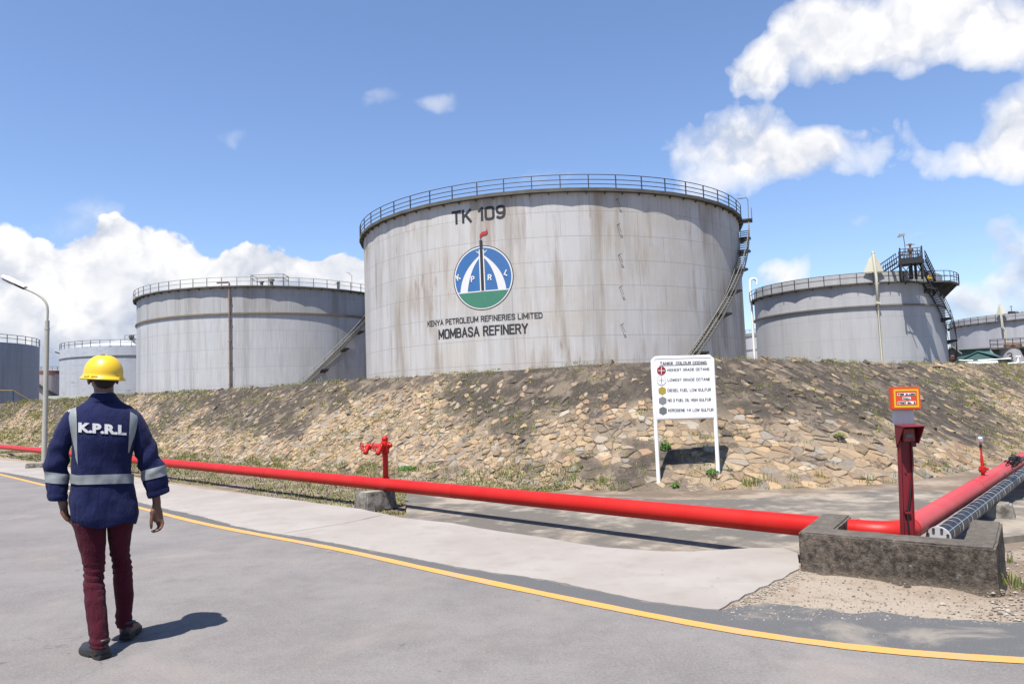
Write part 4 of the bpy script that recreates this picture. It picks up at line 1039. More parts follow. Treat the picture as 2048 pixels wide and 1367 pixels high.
# --- grey tank at the right edge of the frame
T4 = Tank(.6149, 160, 13.7, 'pale grey tank at the right edge behind the green-roofed shed')
M4 = tank_mat('tank_pale_grey', 13.7, (.44, .45, .485), (.415, .425, .45), .25, 2.2, 9, .35, .05)
Z4 = 11.6; T4.shell(Z4+1.0, M4); T4.walkway(Z4, .34, 22, WALKSTEEL, .14); T4.railing(Z4, .45, 1.05, 60, DARKSTEEL, .04, arc=92)
a, z = T4.hit(2011, 665); mb = MB(); mb.tube([T4.P(a, -.2, .2), T4.P(a, 10.0, .2), T4.P(a-.01, 10.4, .55), T4.P(a-.02, 14.35, .5)], .16, 8); mb.build('foam_pipe', CREAM, T4.root, 40)
mb = MB()
for sg in (-1, 1):
    poly = [T4.P(a-.02, 12.65, .55), T4.P(a-.02+sg*.058, 12.65, .3), T4.P(a-.02+sg*.02, 13.9, .45), T4.P(a-.02, 14.2, .55)]
    mb.prism(poly, (poly[1]-poly[0]).cross(poly[2]-poly[0]).normalized()*.05)
mb.build('splash_plate', CREAM, T4.root)
mb = MB()
for px in (2018, 2024, 2030, 2036):
    q = at(px, 634, 150); mb.tube([q, q+Vector((0, 0, .95))], .07, 6)
q = at(2024, 634, 150); mb.box(q+Vector((0, 0, .5)), (.9, .6, .9)); mb.tube([q, q+Vector((0, 0, 1.9))], .05, 6); mb.tube([q+Vector((-.3, 0, 1.8)), q+Vector((.3, 0, 1.8))], .04, 6)
q = at(2033, 634, 150); mb.box(q+Vector((0, 0, .4)), (.7, .6, .8)); mb.tube([at(2018, 634, 150)+Vector((0, 0, .95)), at(2037, 634, 150)+Vector((0, 0, .95))], .05, 6); q = at(2045, 634, 150); mb.tube([q, q+Vector((0, 0, .9))], .1, 6)
mb.build('roof_vent', DARKSTEEL, T4.root)

# --- whitish flaking tank left, with a domed roof
T5 = Tank(-.4663, 150, 11.7, 'whitish flaking tank with a low domed roof behind the worker')
M5 = tank_mat('tank_flaking_white', 11.7, (.50, .53, .575), (.47, .49, .52), .2, 2.1, 8, .3, .02, patch=.55)
Z5 = 12.65; T5.shell(Z5, M5)
mb = MB(); mb.loft([[T5.c+cdir(2*pi*k/96)*r+Vector((0, 0, z)) for k in range(96)] for r, z in ((11.7, Z5), (9.5, Z5+.55), (7, Z5+1.05), (4, Z5+1.5), (1.5, Z5+1.75), (.1, Z5+1.8))], cap=True); mb.build('roof', M5, T5.root, 40)
T5.ring('stiffener', [(0, 11.0), (.12, 11.0), (.12, 11.15), (0, 11.15)], PALEGREY)
T5.railing(Z5, .02, 1.0, 46, DARKSTEEL, .04, arc=95); mb = MB()
pts = [T5.c+cdir(T5.a0+lerp(.0, -.15, k/10))*lerp(11.6, 2, k/10)+Vector((0, 0, Z5+lerp(.1, 1.72, k/10)+1.0)) for k in range(11)]
mb.tube(pts, .045, 6)
for q in pts[::1]: mb.tube([q, q-Vector((0, 0, 1.0))], .035, 6)
q0 = T5.c+Vector((-1.2, -1.5, Z5+1.7)); mb.tube([q0+Vector((0, 0, 1.0)), q0+Vector((3.4, 0, 1.0))], .045, 6)
for k in range(4): mb.tube([q0+Vector((k*1.1, 0, 0)), q0+Vector((k*1.1, 0, 1.0))], .04, 6)
mb.lathe([(.3, 0), (.3, .5), (.5, .55), (.4, .9), (.05, 1.0)], q0+Vector((1.0, .3, 0)), seg=10); mb.build('roof_railing', DARKSTEEL, T5.root)
b = T5.P(T5.a0-rad(88), Z5-.35, .1); mb = MB(); mb.box(b+Vector((-.2, 0, 0)), (.9, .3, .18), Matrix.Rotation(.35, 3, 'Y')); mb.build('bracket', DARKSTEEL, T5.root)

# --- blue-grey tank cut by the left edge
T6 = Tank(-.6692, 130, 13.7, 'dull blue-grey tank cut off by the left edge')
M6 = tank_mat('tank_dull_blue', 13.7, (.29, .34, .43), (.31, .35, .42), .2, 2.1, 8, .6, .02, patch=0)
Z6 = 11.5; T6.shell(Z6, M6); T6.ring('roof', [(-.1, Z6), (-4, Z6+.65), (-13.6, Z6+1.3)], ALU); T6.railing(Z6, .0, 1.05, 50, DARKSTEEL, .04, arc=95)
# --- small stained tank with a rusty top between them
b = at(97, 792, 210); T7 = Tank(math.atan2(b.x, b.y), 210, 3.05, 'small pale tank with a rusty red top beyond the street lamp')
M7 = tank_mat('tank_small_pale', 3.05, (.42, .40, .41), (.40, .34, .34), .1, 3, 9, .9, .3)
zt = at(97, 741, 207).z; T7.shell(zt, M7, seg=64); T7.ring('rusty_band', [(.02, zt-.75), (.06, zt-.75), (.06, zt+.05), (-3.0, zt+.3)], plain('rust_red', (.36, .13, .08), .8, .4, 2), 64)
T7.railing(zt, -.1, 1.0, 16, DARKSTEEL, .05, arc=100)
mb = MB(); mb.loft([[T7.P(T7.a0+lerp(-1.2, .75, k/16), lerp(zt-2.0, zt-6.6, k/16)+dz, .1+dd) for dz, dd in ((-.35, 0), (-.35, .5), (.35, .5), (.35, 0))] for k in range(17)]); mb.build('stairway', DARKSTEEL, T7.root)
# --- pale tank showing in the gap right of the largest tank
b = at(1536, 690, 250); T8 = Tank(math.atan2(b.x, b.y), 250, 7.6, 'far pale tank seen in the gap between the largest tank and the right one')
M8 = tank_mat('tank_far_pale', 7.6, (.50, .51, .53), (.50, .50, .50), .3, 2.6, 9, .3, .02)
zt = at(1503, 665, 243).z; T8.shell(zt, M8, seg=96); T8.ring('roof', [(.1, zt-.9), (.25, zt-.9), (.25, zt), (-7.5, zt+.5)], PALEGREY, 96); T8.railing(zt, .1, 1.1, 24, DARKSTEEL, .06, arc=95); T8.ring('stiffener', [(0, zt-5.3), (.15, zt-5.3), (.15, zt-5.0), (0, zt-5.0)], PALEGREY, 96)
# --- small numbered tank with a railed platform at the far right
b = at(2030, 735, 105); T9 = Tank(math.atan2(b.x, b.y), 105, 1.75, 'small grey tank numbered 3 under a railed platform')
M9 = tank_mat('tank_small_grey', 1.75, (.42, .42, .45), (.40, .39, .40), .1, 3, 9, .5, .3)
zt = at(2030, 697, 104).z; T9.shell(zt, M9, seg=48)
mb = MB(); cz = T9.c+Vector((0, 0, zt+.12)); pw = 2.2
R9 = Matrix.Rotation(-T9.az, 3, 'Z'); mb.box(cz, (2*pw, 2*pw*.8, .2), R9); pl9 = mb.build('platform', WALKSTEEL, T9.root)
mb = MB()
for hh in (.55, 1.05): mb.tube([cz+R9 @ Vector((x, y, hh)) for x, y in ((-pw, -pw*.8), (pw, -pw*.8), (pw, pw*.8), (-pw, pw*.8))], .045, 6, closed=True)
for x in np.linspace(-pw, pw, 7): mb.tube([cz+R9 @ Vector((x, -pw*.8, 0)), cz+R9 @ Vector((x, -pw*.8, 1.05))], .04, 6)
mb.build('platform_rail', DARKSTEEL, pl9); mb = MB()
for sg in (-1, 1): mb.prism([cz+R9 @ Vector((sg*pw, -1.2, -.1)), cz+R9 @ Vector((sg*1.4, -1.2, -1.3)), cz+R9 @ Vector((sg*1.4, -1.2, -.1))], R9 @ Vector((0, .1, 0)))
mb.build('bracket', WALKSTEEL, pl9); mb = MB(); mb.lathe([(.9, 0), (.9, .35), (.6, .55), (.05, .6)], cz+Vector((-.3, -.4, .1)), seg=20); mb.build('hatch', RUSTPIPE, T9.root, 40)
a3, z3 = T9.hit(2020, 712, 0)
T9.text('3', a3-.16, a3+.16, z3-.42, z3+.42, .10, name='number', mat=DARKSTEEL, off=.02)
mb = MB(); mb.prism([T9.P(T9.a0+.35, zt, .05), T9.P(T9.a0+.6, zt-.1, .7), T9.P(T9.a0+1.3, zt-3.6, .75), T9.P(T9.a0+.95, zt-3.6, .05)], (0, .25, 0)); mb.build('stairway', DARKSTEEL, T9.root)

# ------------------------------------------------------------------ sheds and low pipes on the far side of the bank
def quad(mb, pts): mb.add(pts, [list(range(len(pts)))])
D_ = 88.0
sh = thing('green_shed', at(1955, 728, D_+3), 'low shed with a green hipped sheet roof, far right behind the bank', 'shed')
apex = at(1955, 701, D_); L0 = at(1903, 726, D_); R0 = at(2027, 719, D_); bk = Vector((sin(.55), cos(.55), 0))*5
mb = MB(); ap2 = at(1982, 704, D_+4); vs = [L0, apex, R0, L0+bk, ap2+Vector((0, 0, 0)), R0+bk, L0-Vector((0, 0, .12)), R0-Vector((0, 0, .12)), apex-Vector((0, 0, .12)), L0+bk-Vector((0, 0, .12)), R0+bk-Vector((0, 0, .12)), ap2-Vector((0, 0, .12))]
mb.add(vs, [(0, 1, 3), (1, 4, 3), (1, 2, 5, 4), (3, 4, 5), (6, 8, 1, 0), (8, 7, 2, 1), (7, 10, 5, 2), (6, 9, 3, 0), (6, 7, 10, 9)])
mb.build('roof', GREENROOF, sh)
mb = MB(); l1 = L0.lerp(R0, .06); r1 = L0.lerp(R0, .86); zz = min(L0.z, R0.z)
mb.prism([Vector((l1.x, l1.y, 0)), Vector((r1.x, r1.y, 0)), Vector((r1.x, r1.y, r1.z-.1)), apex-Vector((0, 0, .25)), Vector((l1.x, l1.y, l1.z-.1))], bk*.9); mb.build('wall', GREENROOF, sh)
mb = MB(); mb.tube([at(1918, 720, D_-.3), at(1946, 720.5, D_-.3)], .05, 5); mb.tube([at(1956, 720, D_-.3), at(2022, 716.5, D_-.3)], .05, 5); mb.build('gutter', WHITEPAINT, sh)
g2 = thing('green_building', at(1950, 728, 118), 'taller teal sheet building behind the green-roofed shed', 'building')
A = at(1913, 700, 116); B = at(1980, 696, 116); mb = MB(); mb.prism([Vector((A.x, A.y, 0)), Vector((B.x, B.y, 0)), B, A], Vector((2, 5, 0))); mb.build('wall', GREENROOF, g2)
mb = MB(); mb.prism([A+Vector((-.3, -.3, .02)), B+Vector((.3, -.3, .02)), B+Vector((.3, -.3, .22)), A+Vector((-.3, -.3, .22))], Vector((2, 5.5, 0))); mb.build('roof', PALEGREY, g2)
k2 = thing('small_kiosk', at(1905, 722, 108), 'small gabled kiosk with a dark red lower wall beside the right tank', 'kiosk')
A = at(1896, 722, 107); B = at(1914, 722, 107); h1 = at(1914, 705, 107).z; mid = at(1904, 694, 107); dr = Vector((sin(.53), cos(.53), 0))
mb = MB(); mb.prism([Vector((A.x, A.y, 0)), Vector((B.x, B.y, 0)), Vector((B.x, B.y, h1)), mid, Vector((A.x, A.y, h1))], dr*4); mb.build('wall', PALEGREY, k2)
mb = MB(); z1 = at(1905, 712, 107).z; z2 = at(1905, 708.5, 107).z-.0; q1 = A-dr*.08; q2 = B-dr*.08; mb.prism([Vector((q1.x, q1.y, 0)), Vector((q2.x, q2.y, 0)), Vector((q2.x, q2.y, z1)), Vector((q1.x, q1.y, z1))], dr*.05); mb.build('red_panel', REDPANEL, k2)
mb = MB(); mb.prism([mid-dr*.4, Vector((B.x, B.y, h1))-dr*.4+Vector((.5, -.3, -.25)), Vector((B.x, B.y, h1))-dr*.4+Vector((.5, -.3, -.08)), mid-dr*.4+Vector((0, 0, .2))], dr*4.6)
mb.prism([mid-dr*.4, Vector((A.x, A.y, h1))-dr*.4+Vector((-.5, .3, -.25)), Vector((A.x, A.y, h1))-dr*.4+Vector((-.5, .3, -.08)), mid-dr*.4+Vector((0, 0, .2))], dr*4.6); mb.build('roof', PALEGREY, k2)
t = thing('white_pipe', at(1960, 728, 62), 'white pipe lying low along the crest before the green shed', 'pipe')
mb = MB(); mb.tube([at(1934, 728, 60), at(1995, 725, 62)], .17, 10); mb.build('pipe_run', WHITEPAINT, t, 40); mb = MB(); q = at(2003, 726, 62); mb.box(q, (.55, .5, .55), bev=.04); mb.build('support', DARKSTEEL, t, 40)
mb = MB(); mb.tube([at(2010, 727, 62), at(2060, 724, 64)], .05, 8)
for px in (2036,): q = at(px, 725, 63); mb.tube([q, q+Vector((0, 0, .45))], .09, 8); mb.box(q+Vector((0, 0, .45)), (.35, .2, .10))
mb.build('thin_pipe', WHITEPAINT, t)
# left: pale sheet roof low behind the crest and a thin yellow handrail
t = thing('low_canopy', at(130, 800, 78), 'long low pale roof sheet just above the bank left of the worker', 'canopy')
A = at(74, 801, 76); B = at(184, 795.5, 82); C2 = at(184, 789.5, 86); D2 = at(98, 791.5, 80)
mb = MB(); mb.prism([A, B, C2, D2], (0, 0, -.22)); mb.build('roof_sheet', plain('pale_green_sheet', (.36, .38, .33), .7, .15, .6), t)
mb = MB()
for u in (.05, .5, .95): q = A.lerp(B, u); mb.tube([Vector((q.x, q.y, 0)), q-Vector((0, 0, .1))], .08, 6)
mb.build('post', GALV, t)
t = thing('yellow_handrail', at(26, 806, 84), 'thin yellow handrail before the blue-grey tank at the left edge', 'handrail')
mb = MB(); q0 = at(-30, 780, 84); q1 = at(26, 780.5, 84); q2 = at(62, 801, 84); mb.tube([q0, q1, q2], .045, 6); mb.build('rail', plain('handrail_yellow', (.50, .33, .06), .6, .2), t)
mb = MB(); mb.tube([Vector((q1.x, q1.y, 0)), q1], .07, 6); mb.tube([Vector((q0.x, q0.y, 0)), q0], .07, 6); mb.build('post', plain('post_blue', (.05, .09, .20), .6), t)

# ------------------------------------------------------------------ fire main, its supports and fittings
PZ = .231; PR = .099
def n_of(P): return P.x*NX+P.y*NY
pl_px = [(0, 895.5), (330, 925.5), (732, 963), (1200, 1010), (1590, 1049.5)]
Lp = [gp(x, y, PZ) for x, y in pl_px]
# straight line through the measured points
dL = (Lp[-1]-Lp[1]).normalized(); cL = (Lp[1]+Lp[2]+Lp[3]+Lp[4])/4
corner = gp(1806, 1068, PZ)
Rp = [gp(x, y, PZ) for x, y in ((1845, 1040), (1940, 983), (2040, 921))]
dR = (Rp[2]-Rp[0]).normalized()
# elbow: meet of the two lines
A1 = cL; B1 = Rp[0]; den = dL.x*(-dR.y)-dL.y*(-dR.x); tt = ((B1.x-A1.x)*(-dR.y)-(B1.y-A1.y)*(-dR.x))/den
corner = A1+dL*tt
fm = thing('fire_main', corner, 'long red fire water pipe following the road and bending right behind the concrete wall', 'pipe')
far = cL-dL*95; end = corner-dL*.34
mb = MB(); N = 40; mb.tube([far.lerp(end, k/N) for k in range(N+1)], PR, 24); mb.build('pipe_run', RED, fm, 60)
st2 = corner+dR*.34; e2_ = corner+dR*60
mb = MB(); mb.tube([st2.lerp(e2_, k/N) for k in range(N+1)], PR, 24); r2 = mb.build('pipe_run', REDFADE, fm, 60); r2['label'] = 'sun-faded pinkish red run on the right'
mb = MB(); arc = []
for k in range(13):
    u = k/12; arc.append((end*(1-u)**2+corner*2*u*(1-u)+st2*u*u))
mb.tube(arc, PR*1.005, 24); mb.build('elbow', RED, fm, 60)
for q, d_ in ((end, dL), (st2, dR)):
    mb = MB(); mb.tube([q-d_*.008, q+d_*.008], PR+.004, 24); mb.build('weld_seam', RED, fm, 60)
for dist in (5.6, 11.4, 17.5, 23.5):                # welded joints along the long run
    q = end-dL*dist; mb = MB(); mb.tube([q-dL*.006, q+dL*.006], PR+.0035, 24); mb.build('weld_seam', RED, fm, 60)
for dist in (3.2, 7.5):
    q = st2+dR*dist; mb = MB(); mb.tube([q-dR*.006, q+dR*.006], PR+.0035, 24); mb.build('weld_seam', REDFADE, fm, 60)

# concrete support block below the hydrant
hb = gp(757, 968, PZ); hp = cL+dL*((hb-cL).dot(dL)); ang = math.atan2(dL.y, dL.x)
def block(name, c, size, rz, label, zb, taper=.86, mat=BLOCK):
    t = MB(); bm = bmesh.new(); bmesh.ops.create_cube(bm, size=1)
    bmesh.ops.bevel(bm, geom=bm.edges[:], offset=.05, segments=2, affect='EDGES'); bmesh.ops.subdivide_edges(bm, edges=bm.edges[:], cuts=2, use_grid_fill=True)
    R_ = Matrix.Rotation(rz, 3, 'Z'); vs = []
    for v in bm.verts:
        k = lerp(1, taper, v.co.z+.5); q = Vector((v.co.x*size[0]*k, v.co.y*size[1]*k, (v.co.z+.5)*size[2])); q += Vector((noise.noise(q*9), noise.noise(q*9+Vector((5, 0, 0))), noise.noise(q*9+Vector((9, 0, 0)))))*.012
        vs.append(Vector((c.x, c.y, zb))+R_ @ q)
    bm.verts.index_update(); t.add(vs, [[v.index for v in f.verts] for f in bm.faces]); bm.free()
    o = t.build(name, mat, None, 50)
    # origin at the base
    bpos = Vector((c.x, c.y, zb)); o.data.transform(Matrix.Translation(-bpos)); o.location = bpos
    return tag(o, label, 'concrete block', 'concrete pipe supports')
block('support_block', hp+dL*.03+Vector((-NX, -NY, 0))*.13, (.34, .62, PZ-PR-LOW+.01), ang, 'weathered concrete block carrying the red pipe under the hydrant', LOW)
qb = gp(1970, 1044, LOW); block('support_block', qb+dR*.12, (.34, .62, .235), math.atan2(dR.y, dR.x)+.1, 'mossy concrete block beneath the black pipe at the right edge', LOW-.01)

# hydrant standing on the pipe
hy = thing('fire_hydrant', hp+Vector((0, 0, PR)), 'red two-outlet fire hydrant with handwheels rising from the red pipe', 'fire hydrant')
pxm = FPX/float((np.array(hp)-CAM) @ FW)
hz = lambda py: (aty(771, py, hp.y).z)
Hc = Vector((aty(771, 940, hp.y).x, hp.y, 0))
mb = MB(); zt = hz(902)
mb.lathe([(.045, PZ+PR-.03), (.045, zt)], Hc, seg=20); st_ = mb.build('standpipe', RED, hy, 40)
mb = MB(); z0_ = hz(906); z1_ = hz(883); mb.lathe([(.05, z0_-.01), (.064, z0_+.0), (.068, (z0_+z1_)/2), (.062, z1_), (.044, z1_+.01), (.044, hz(880)), (.052, hz(879)), (.052, hz(875)), (.035, hz(872.5)), (.018, hz(871)), (.0, hz(870.5))], Hc, seg=24)
side = Vector((cos(-.15), sin(-.15), 0)); mb.tube([Hc+Vector((0, 0, hz(890))), Hc+side*.115+Vector((0, 0, hz(890)))], [.05, .034], 16); mb.tube([Hc+side*.06+Vector((0, 0, hz(890))), Hc+side*.075+Vector((0, 0, hz(890)))], .058, 16)
mb.build('head', RED, hy, 40)
fr = Vector((-.45, -.89, 0)).normalized(); lf = Vector((-.985, .17, 0))
def valve(px, py, depth):
    P = aty(px, py, hp.y+depth); rootp = Hc+Vector((0, 0, hz(890)))
    mb = MB(); mid = rootp.lerp(P, .5); 
    mb.tube([rootp, rootp.lerp(P, .45), P], [.042, .038, .046], 16); mb.tube([P-lf*.02, P+lf*.045], [.050, .030], 16); mb.tube([P-lf*.035, P-lf*.022], .056, 16)
    dn = Vector((-.35, -.45, -.82)).normalized(); mb.tube([P, P+dn*.10], [.042, .036], 16)
    vb = mb.build('valve', RED, hy, 40)
    mb = MB(); mb.tube([P+dn*.085, P+dn*.115, P+dn*.135], [.042, .044, .036], 16); mb.build('outlet', DARKSTEEL if False else RED, vb, 40)
    mb = MB(); mb.tube([P+dn*.132, P+dn*.142], [.030, .026], 14); mb.build('outlet_mouth', BLACKSTEEL, vb, 40)
    wc = P+lf*.115+Vector((0, 0, .0)); mb = MB(); ax = (lf*.5+fr*.75).normalized(); u1 = ax.cross(Vector((0, 0, 1))).normalized(); u2 = ax.cross(u1)
    mb.tube([P+lf*.03, wc], .012, 8); mb.tube([wc+(u1*cos(2*pi*k/24)+u2*sin(2*pi*k/24))*.066 for k in range(24)], .009, 8, closed=True)
    for k in range(5): mb.tube([wc, wc+(u1*cos(2*pi*k/5)+u2*sin(2*pi*k/5))*.064], .006, 6)
    mb.build('handwheel', REDFADE, vb, 40)
valve(737, 892, .05); valve(762, 893, -.16)
mb = MB(); mb.tube([Hc+Vector((0, 0, PZ+PR-.02)), Hc+Vector((0, 0, PZ+PR+.012))], .062, 20); mb.build('weld_collar', RED, hy, 40)

# pressure gauge on the right run
g0 = gp(1958, 948, PZ+PR); t = gp(1958, 960, PZ); gb = Rp[0]+dR*((gp(1962, 965, PZ)-Rp[0]).dot(dR))
gb = Vector((gb.x, gb.y, PZ+PR)); ga = thing('pressure_gauge', gb, 'chrome pressure gauge on a thin red stem over the right red pipe', 'gauge')
zg = lambda py: aty(1955, py, gb.y).z
mb = MB(); Gc = Vector((gb.x, gb.y, 0)); mb.lathe([(.022, PZ+PR-.02), (.022, zg(945)), (.040, zg(944)), (.044, zg(938)), (.040, zg(933)), (.020, zg(932)), (.018, zg(915)), (.013, zg(912)), (.011, zg(893))], Gc, seg=16)
mb.tube([Gc+Vector((-.055, -.01, zg(939))), Gc+Vector((.06, -.02, zg(937)))], .016, 10); mb.build('stem', RED, ga, 40)
mb = MB(); mb.lathe([(.010, zg(894)), (.016, zg(892)), (.016, zg(889)), (.010, zg(888))], Gc, seg=12); mb.tube([Gc+Vector((-.03, -.01, zg(893))), Gc+Vector((.0, 0, zg(893)))], .006, 8); mb.build('cock', DARKSTEEL, ga, 40)
mb = MB(); gc_ = Gc+Vector((-.008, 0, zg(879))); axg = Vector((.97, -.25, 0)).normalized(); M_ = axg.to_track_quat('Z', 'Y').to_matrix()
mb.lathe([(.0, -.024), (.046, -.024), (.052, -.016), (.052, .022), (.044, .026), (.044, .018), (0, .018)], gc_, seg=28, M=M_); mb.build('dial_case', CHROME, ga, 40)
mb = MB(); mb.lathe([(0, .0195), (.043, .0195)], gc_, seg=24, M=M_); mb.build('dial', WHITESIGN, ga)

# black pipe wrapped in white wire, with a flange, next to the right run
Bz = LOW+.235+.045; Bp = [gp(1885, 1069, Bz), gp(1988, 992, Bz), gp(2022, 964, Bz)]
dB = (Bp[2]-Bp[0]); dB.z = 0; dB.normalize(); B0 = Bp[0]-dB*.17; BR = .075
bp = thing('black_pipe', B0, 'black pipe ringed with white wire lying beside the right red pipe', 'pipe')
mb = MB(); mb.tube([B0, B0+dB*45], BR, 24); mb.build('pipe_run', BLACKPIPE, bp, 60)
mb = MB(); mb.tube([B0-dB*.012, B0+dB*.018], .102, 28); fl = mb.build('flange', ALU, bp, 40)
mb = MB(); uB = dB.cross(Vector((0, 0, 1))).normalized()
mb.tube([B0-dB*.03, B0+dB*.03]+[], .012, 8); b0_ = mb.build('bolt', DARKSTEEL, fl)
for k in range(8):
    o = b0_ if k == 0 else dup(b0_, fl); a = 2*pi*(k+.5)/8; o.location = (uB*cos(a)+Vector((0, 0, 1))*sin(a))*.086
mb = MB(); mb.tube([B0, B0+dB*.001], BR, 8)
mb = MB(); d0_ = .10; k = 0
while d0_ < 7.0:
    c = B0+dB*d0_; tl = .012*(1 if k % 2 else -1); wr = .0020 if k % 3 else .0032
    mb.tube([c+dB*tl*sin(2*pi*q/28)+(uB*cos(2*pi*q/28)+Vector((0, 0, 1))*sin(2*pi*q/28))*(BR+.003) for q in range(28)], wr, 5, closed=True); d0_ += (.20, .27, .16, .30)[k % 4]; k += 1
for a in (35, 125, 215, 305): mb.tube([B0+dB*.06+(uB*cos(rad(a))+Vector((0, 0, 1))*sin(rad(a)))*(BR+.004), B0+dB*12+(uB*cos(rad(a))+Vector((0, 0, 1))*sin(rad(a)))*(BR+.003)], .0026, 5)
mb.build('wire_wrap', WIRE, bp, 40)
# loops of black cable tied round the black pipe
cb0 = gp(2030, 924, .42); t = thing('cable_coil', cb0, 'tangled coil of black cable lying on the two pipes at the right edge', 'cable')
mb = MB(); cr_ = random.Random(4)
for k in range(9):
    pts = []; rr1, rr2 = cr_.uniform(.09, .17), cr_.uniform(.05, .11); off = Vector((cr_.uniform(-.06, .10), cr_.uniform(-.06, .10), cr_.uniform(-.03, .05))); tl = cr_.uniform(-.5, .5)
    for q in range(26):
        a = 2*pi*q/26; v = dR*(rr1*cos(a))+uB*(rr2*sin(a))*.9+Vector((0, 0, 1))*(rr2*.6*sin(a+tl)); pts.append(cb0+off+v+Vector((0, 0, .012*sin(3*a+k))))
    mb.tube(pts, .007, 6, closed=True)
mb.tube([cb0+uB*.0, cb0-dR*.12-uB*.03+Vector((0, 0, -.05)), cb0-dR*.22+uB*.02+Vector((0, 0, -.13))], .007, 6); mb.build('loops', CABLE, t, 40)
mb = MB(); mb.box(cb0+dR*.02+Vector((0, 0, .055)), (.22, .12, .05), Matrix.Rotation(.8, 3, 'Z'), .015); mb.build('junction_box', BLACKSTEEL, t, 40)

# low lichen-dark concrete wall wrapped round the pipe corner
FL = gp(1600, 1135, .02); e1w = Vector((.81, -.587, 0)); e2w = Vector((.587, .81, 0))
FL = Vector((FL.x, FL.y, 0)); e1w = (gp(1992, 1180, .0)-gp(1600, 1135, .0)); e1w.z = 0; Lw = e1w.length; e1w.normalize(); e2w = Vector((.580, .815, 0)).normalized()
WP = lambda a, b, z: FL+e1w*a+e2w*b+Vector((0, 0, z))
outl = [(0, 0), (Lw, 0), (Lw, 1.02), (Lw-.22, 1.02), (Lw-.22, .235), (.25, .235), (.25, .86), (0, .86)]
bm = bmesh.new(); vb_ = [bm.verts.new(WP(a, b, LOW-.05)) for a, b in outl]; fb_ = bm.faces.new(vb_)
ex = bmesh.ops.extrude_face_region(bm, geom=[fb_]); tv = [g for g in ex['geom'] if isinstance(g, bmesh.types.BMVert)]
for v in tv: v.co.z = .318+.034*max(0, (v.co-FL).dot(e2w))/.86
bmesh.ops.recalc_face_normals(bm, faces=bm.faces[:])
bmesh.ops.bevel(bm, geom=[e for e in bm.edges if abs(e.verts[0].co.z-e.verts[1].co.z) > .1 or (e.verts[0].co.z > .2 and e.verts[1].co.z > .2)], offset=.016, segments=2, affect='EDGES')
bmesh.ops.triangulate(bm, faces=bm.faces[:])
for _ in range(3):
    bmesh.ops.subdivide_edges(bm, edges=[e for e in bm.edges if e.calc_length() > .09], cuts=1)
    bmesh.ops.triangulate(bm, faces=bm.faces[:])
for v in bm.verts:
    q = v.co*11; v.co += Vector((noise.noise(q), noise.noise(q+Vector((7, 3, 1))), .7*noise.noise(q+Vector((1, 9, 4)))))*.006
me = bpy.data.meshes.new('concrete_wall'); bm.to_mesh(me); bm.free(); me.materials.append(OLDCONC)
me.polygons.foreach_set('use_smooth', [True]*len(me.polygons)); me.set_sharp_from_angle(angle=rad(45))
me.transform(Matrix.Translation(-FL)); wo_ = bpy.data.objects.new('concrete_wall', me); COL.objects.link(wo_); wo_.location = FL
tag(wo_, 'low U-shaped concrete wall dark with lichen around the bend of the red pipe', 'wall')
for (px, py, r, lab) in ((1815, 1171, .020, 'small dark curved scrap lying on the sand before the concrete wall'), (1886, 1206, .018, 'pale stone with a dark side on the sandy shoulder'), (2000, 1226, .013, 'small brown stone nearest the asphalt at the right')):
    P = gp(px, py); P.z = gz(P.x, P.y)-.004; mb = MB(); bm = bmesh.new(); bmesh.ops.create_icosphere(bm, subdivisions=2, radius=r)
    vs = [P+Vector((v.co.x*1.5, v.co.y, max(0, v.co.z*.7)))+Vector((1, 1, 1))*noise.noise(v.co*60)*.006 for v in bm.verts]; bm.verts.index_update(); mb.add(vs, [[v.index for v in f.verts] for f in bm.faces]); bm.free()
    tag(mb.build('stone', plain('stone_dark' if px != 1886 else 'stone_pale', (.10, .08, .065) if px != 1886 else (.5, .46, .4), .9, .3, 40), None, 50), lab, 'stone', 'loose stones on the sand')

# ------------------------------------------------------------------ fire alarm call point on its red post
fp = gp(1814, 1081, .0); fp = Vector((fp.x, fp.y, 0)); 
fp = WP(.72, .33, 0); Yf = fp.y
fz = lambda px, py: aty(px, py, Yf)
fa = thing('fire_alarm_post', Vector((fp.x, fp.y, LOW)), 'red post with an orange FIRE ALARM sign and a hooded call point', 'fire alarm post')
bl = fz(1801, 1070); brr = fz(1828, 1070); tl_ = fz(1792, 880)
cx = fz(1814, 1070).x; dx_top = fz(1807, 880).x
wP = (brr.x-bl.x)/2; dP = .05
def pc_(z):
    u = (z-fz(1814, 1070).z)/(fz(1807, 880).z-fz(1814, 1070).z); return lerp(cx, dx_top, u)
mb = MB()
ztop = fz(1807, 852).z
rings = []
for z in (LOW-.02, ztop):
    x = pc_(z); rings.append([Vector((x-wP, Yf, z)), Vector((x-wP, Yf-dP, z)), Vector((x-wP+.006, Yf-dP, z)), Vector((x-wP+.006, Yf-.008, z)), Vector((x+wP-.006, Yf-.008, z)), Vector((x+wP-.006, Yf-dP*.55, z)), Vector((x+wP, Yf-dP*.55, z)), Vector((x+wP, Yf, z))])
mb.loft(rings); po = mb.build('post', REDOLD, fa)
mb = MB()
for py in (1018, 944): q = fz(1810, py); mb.tube([Vector((q.x, Yf-.008, q.z)), Vector((q.x, Yf-.016, q.z))], .007, 10)
mb.build('bolt', DARKSTEEL, po)
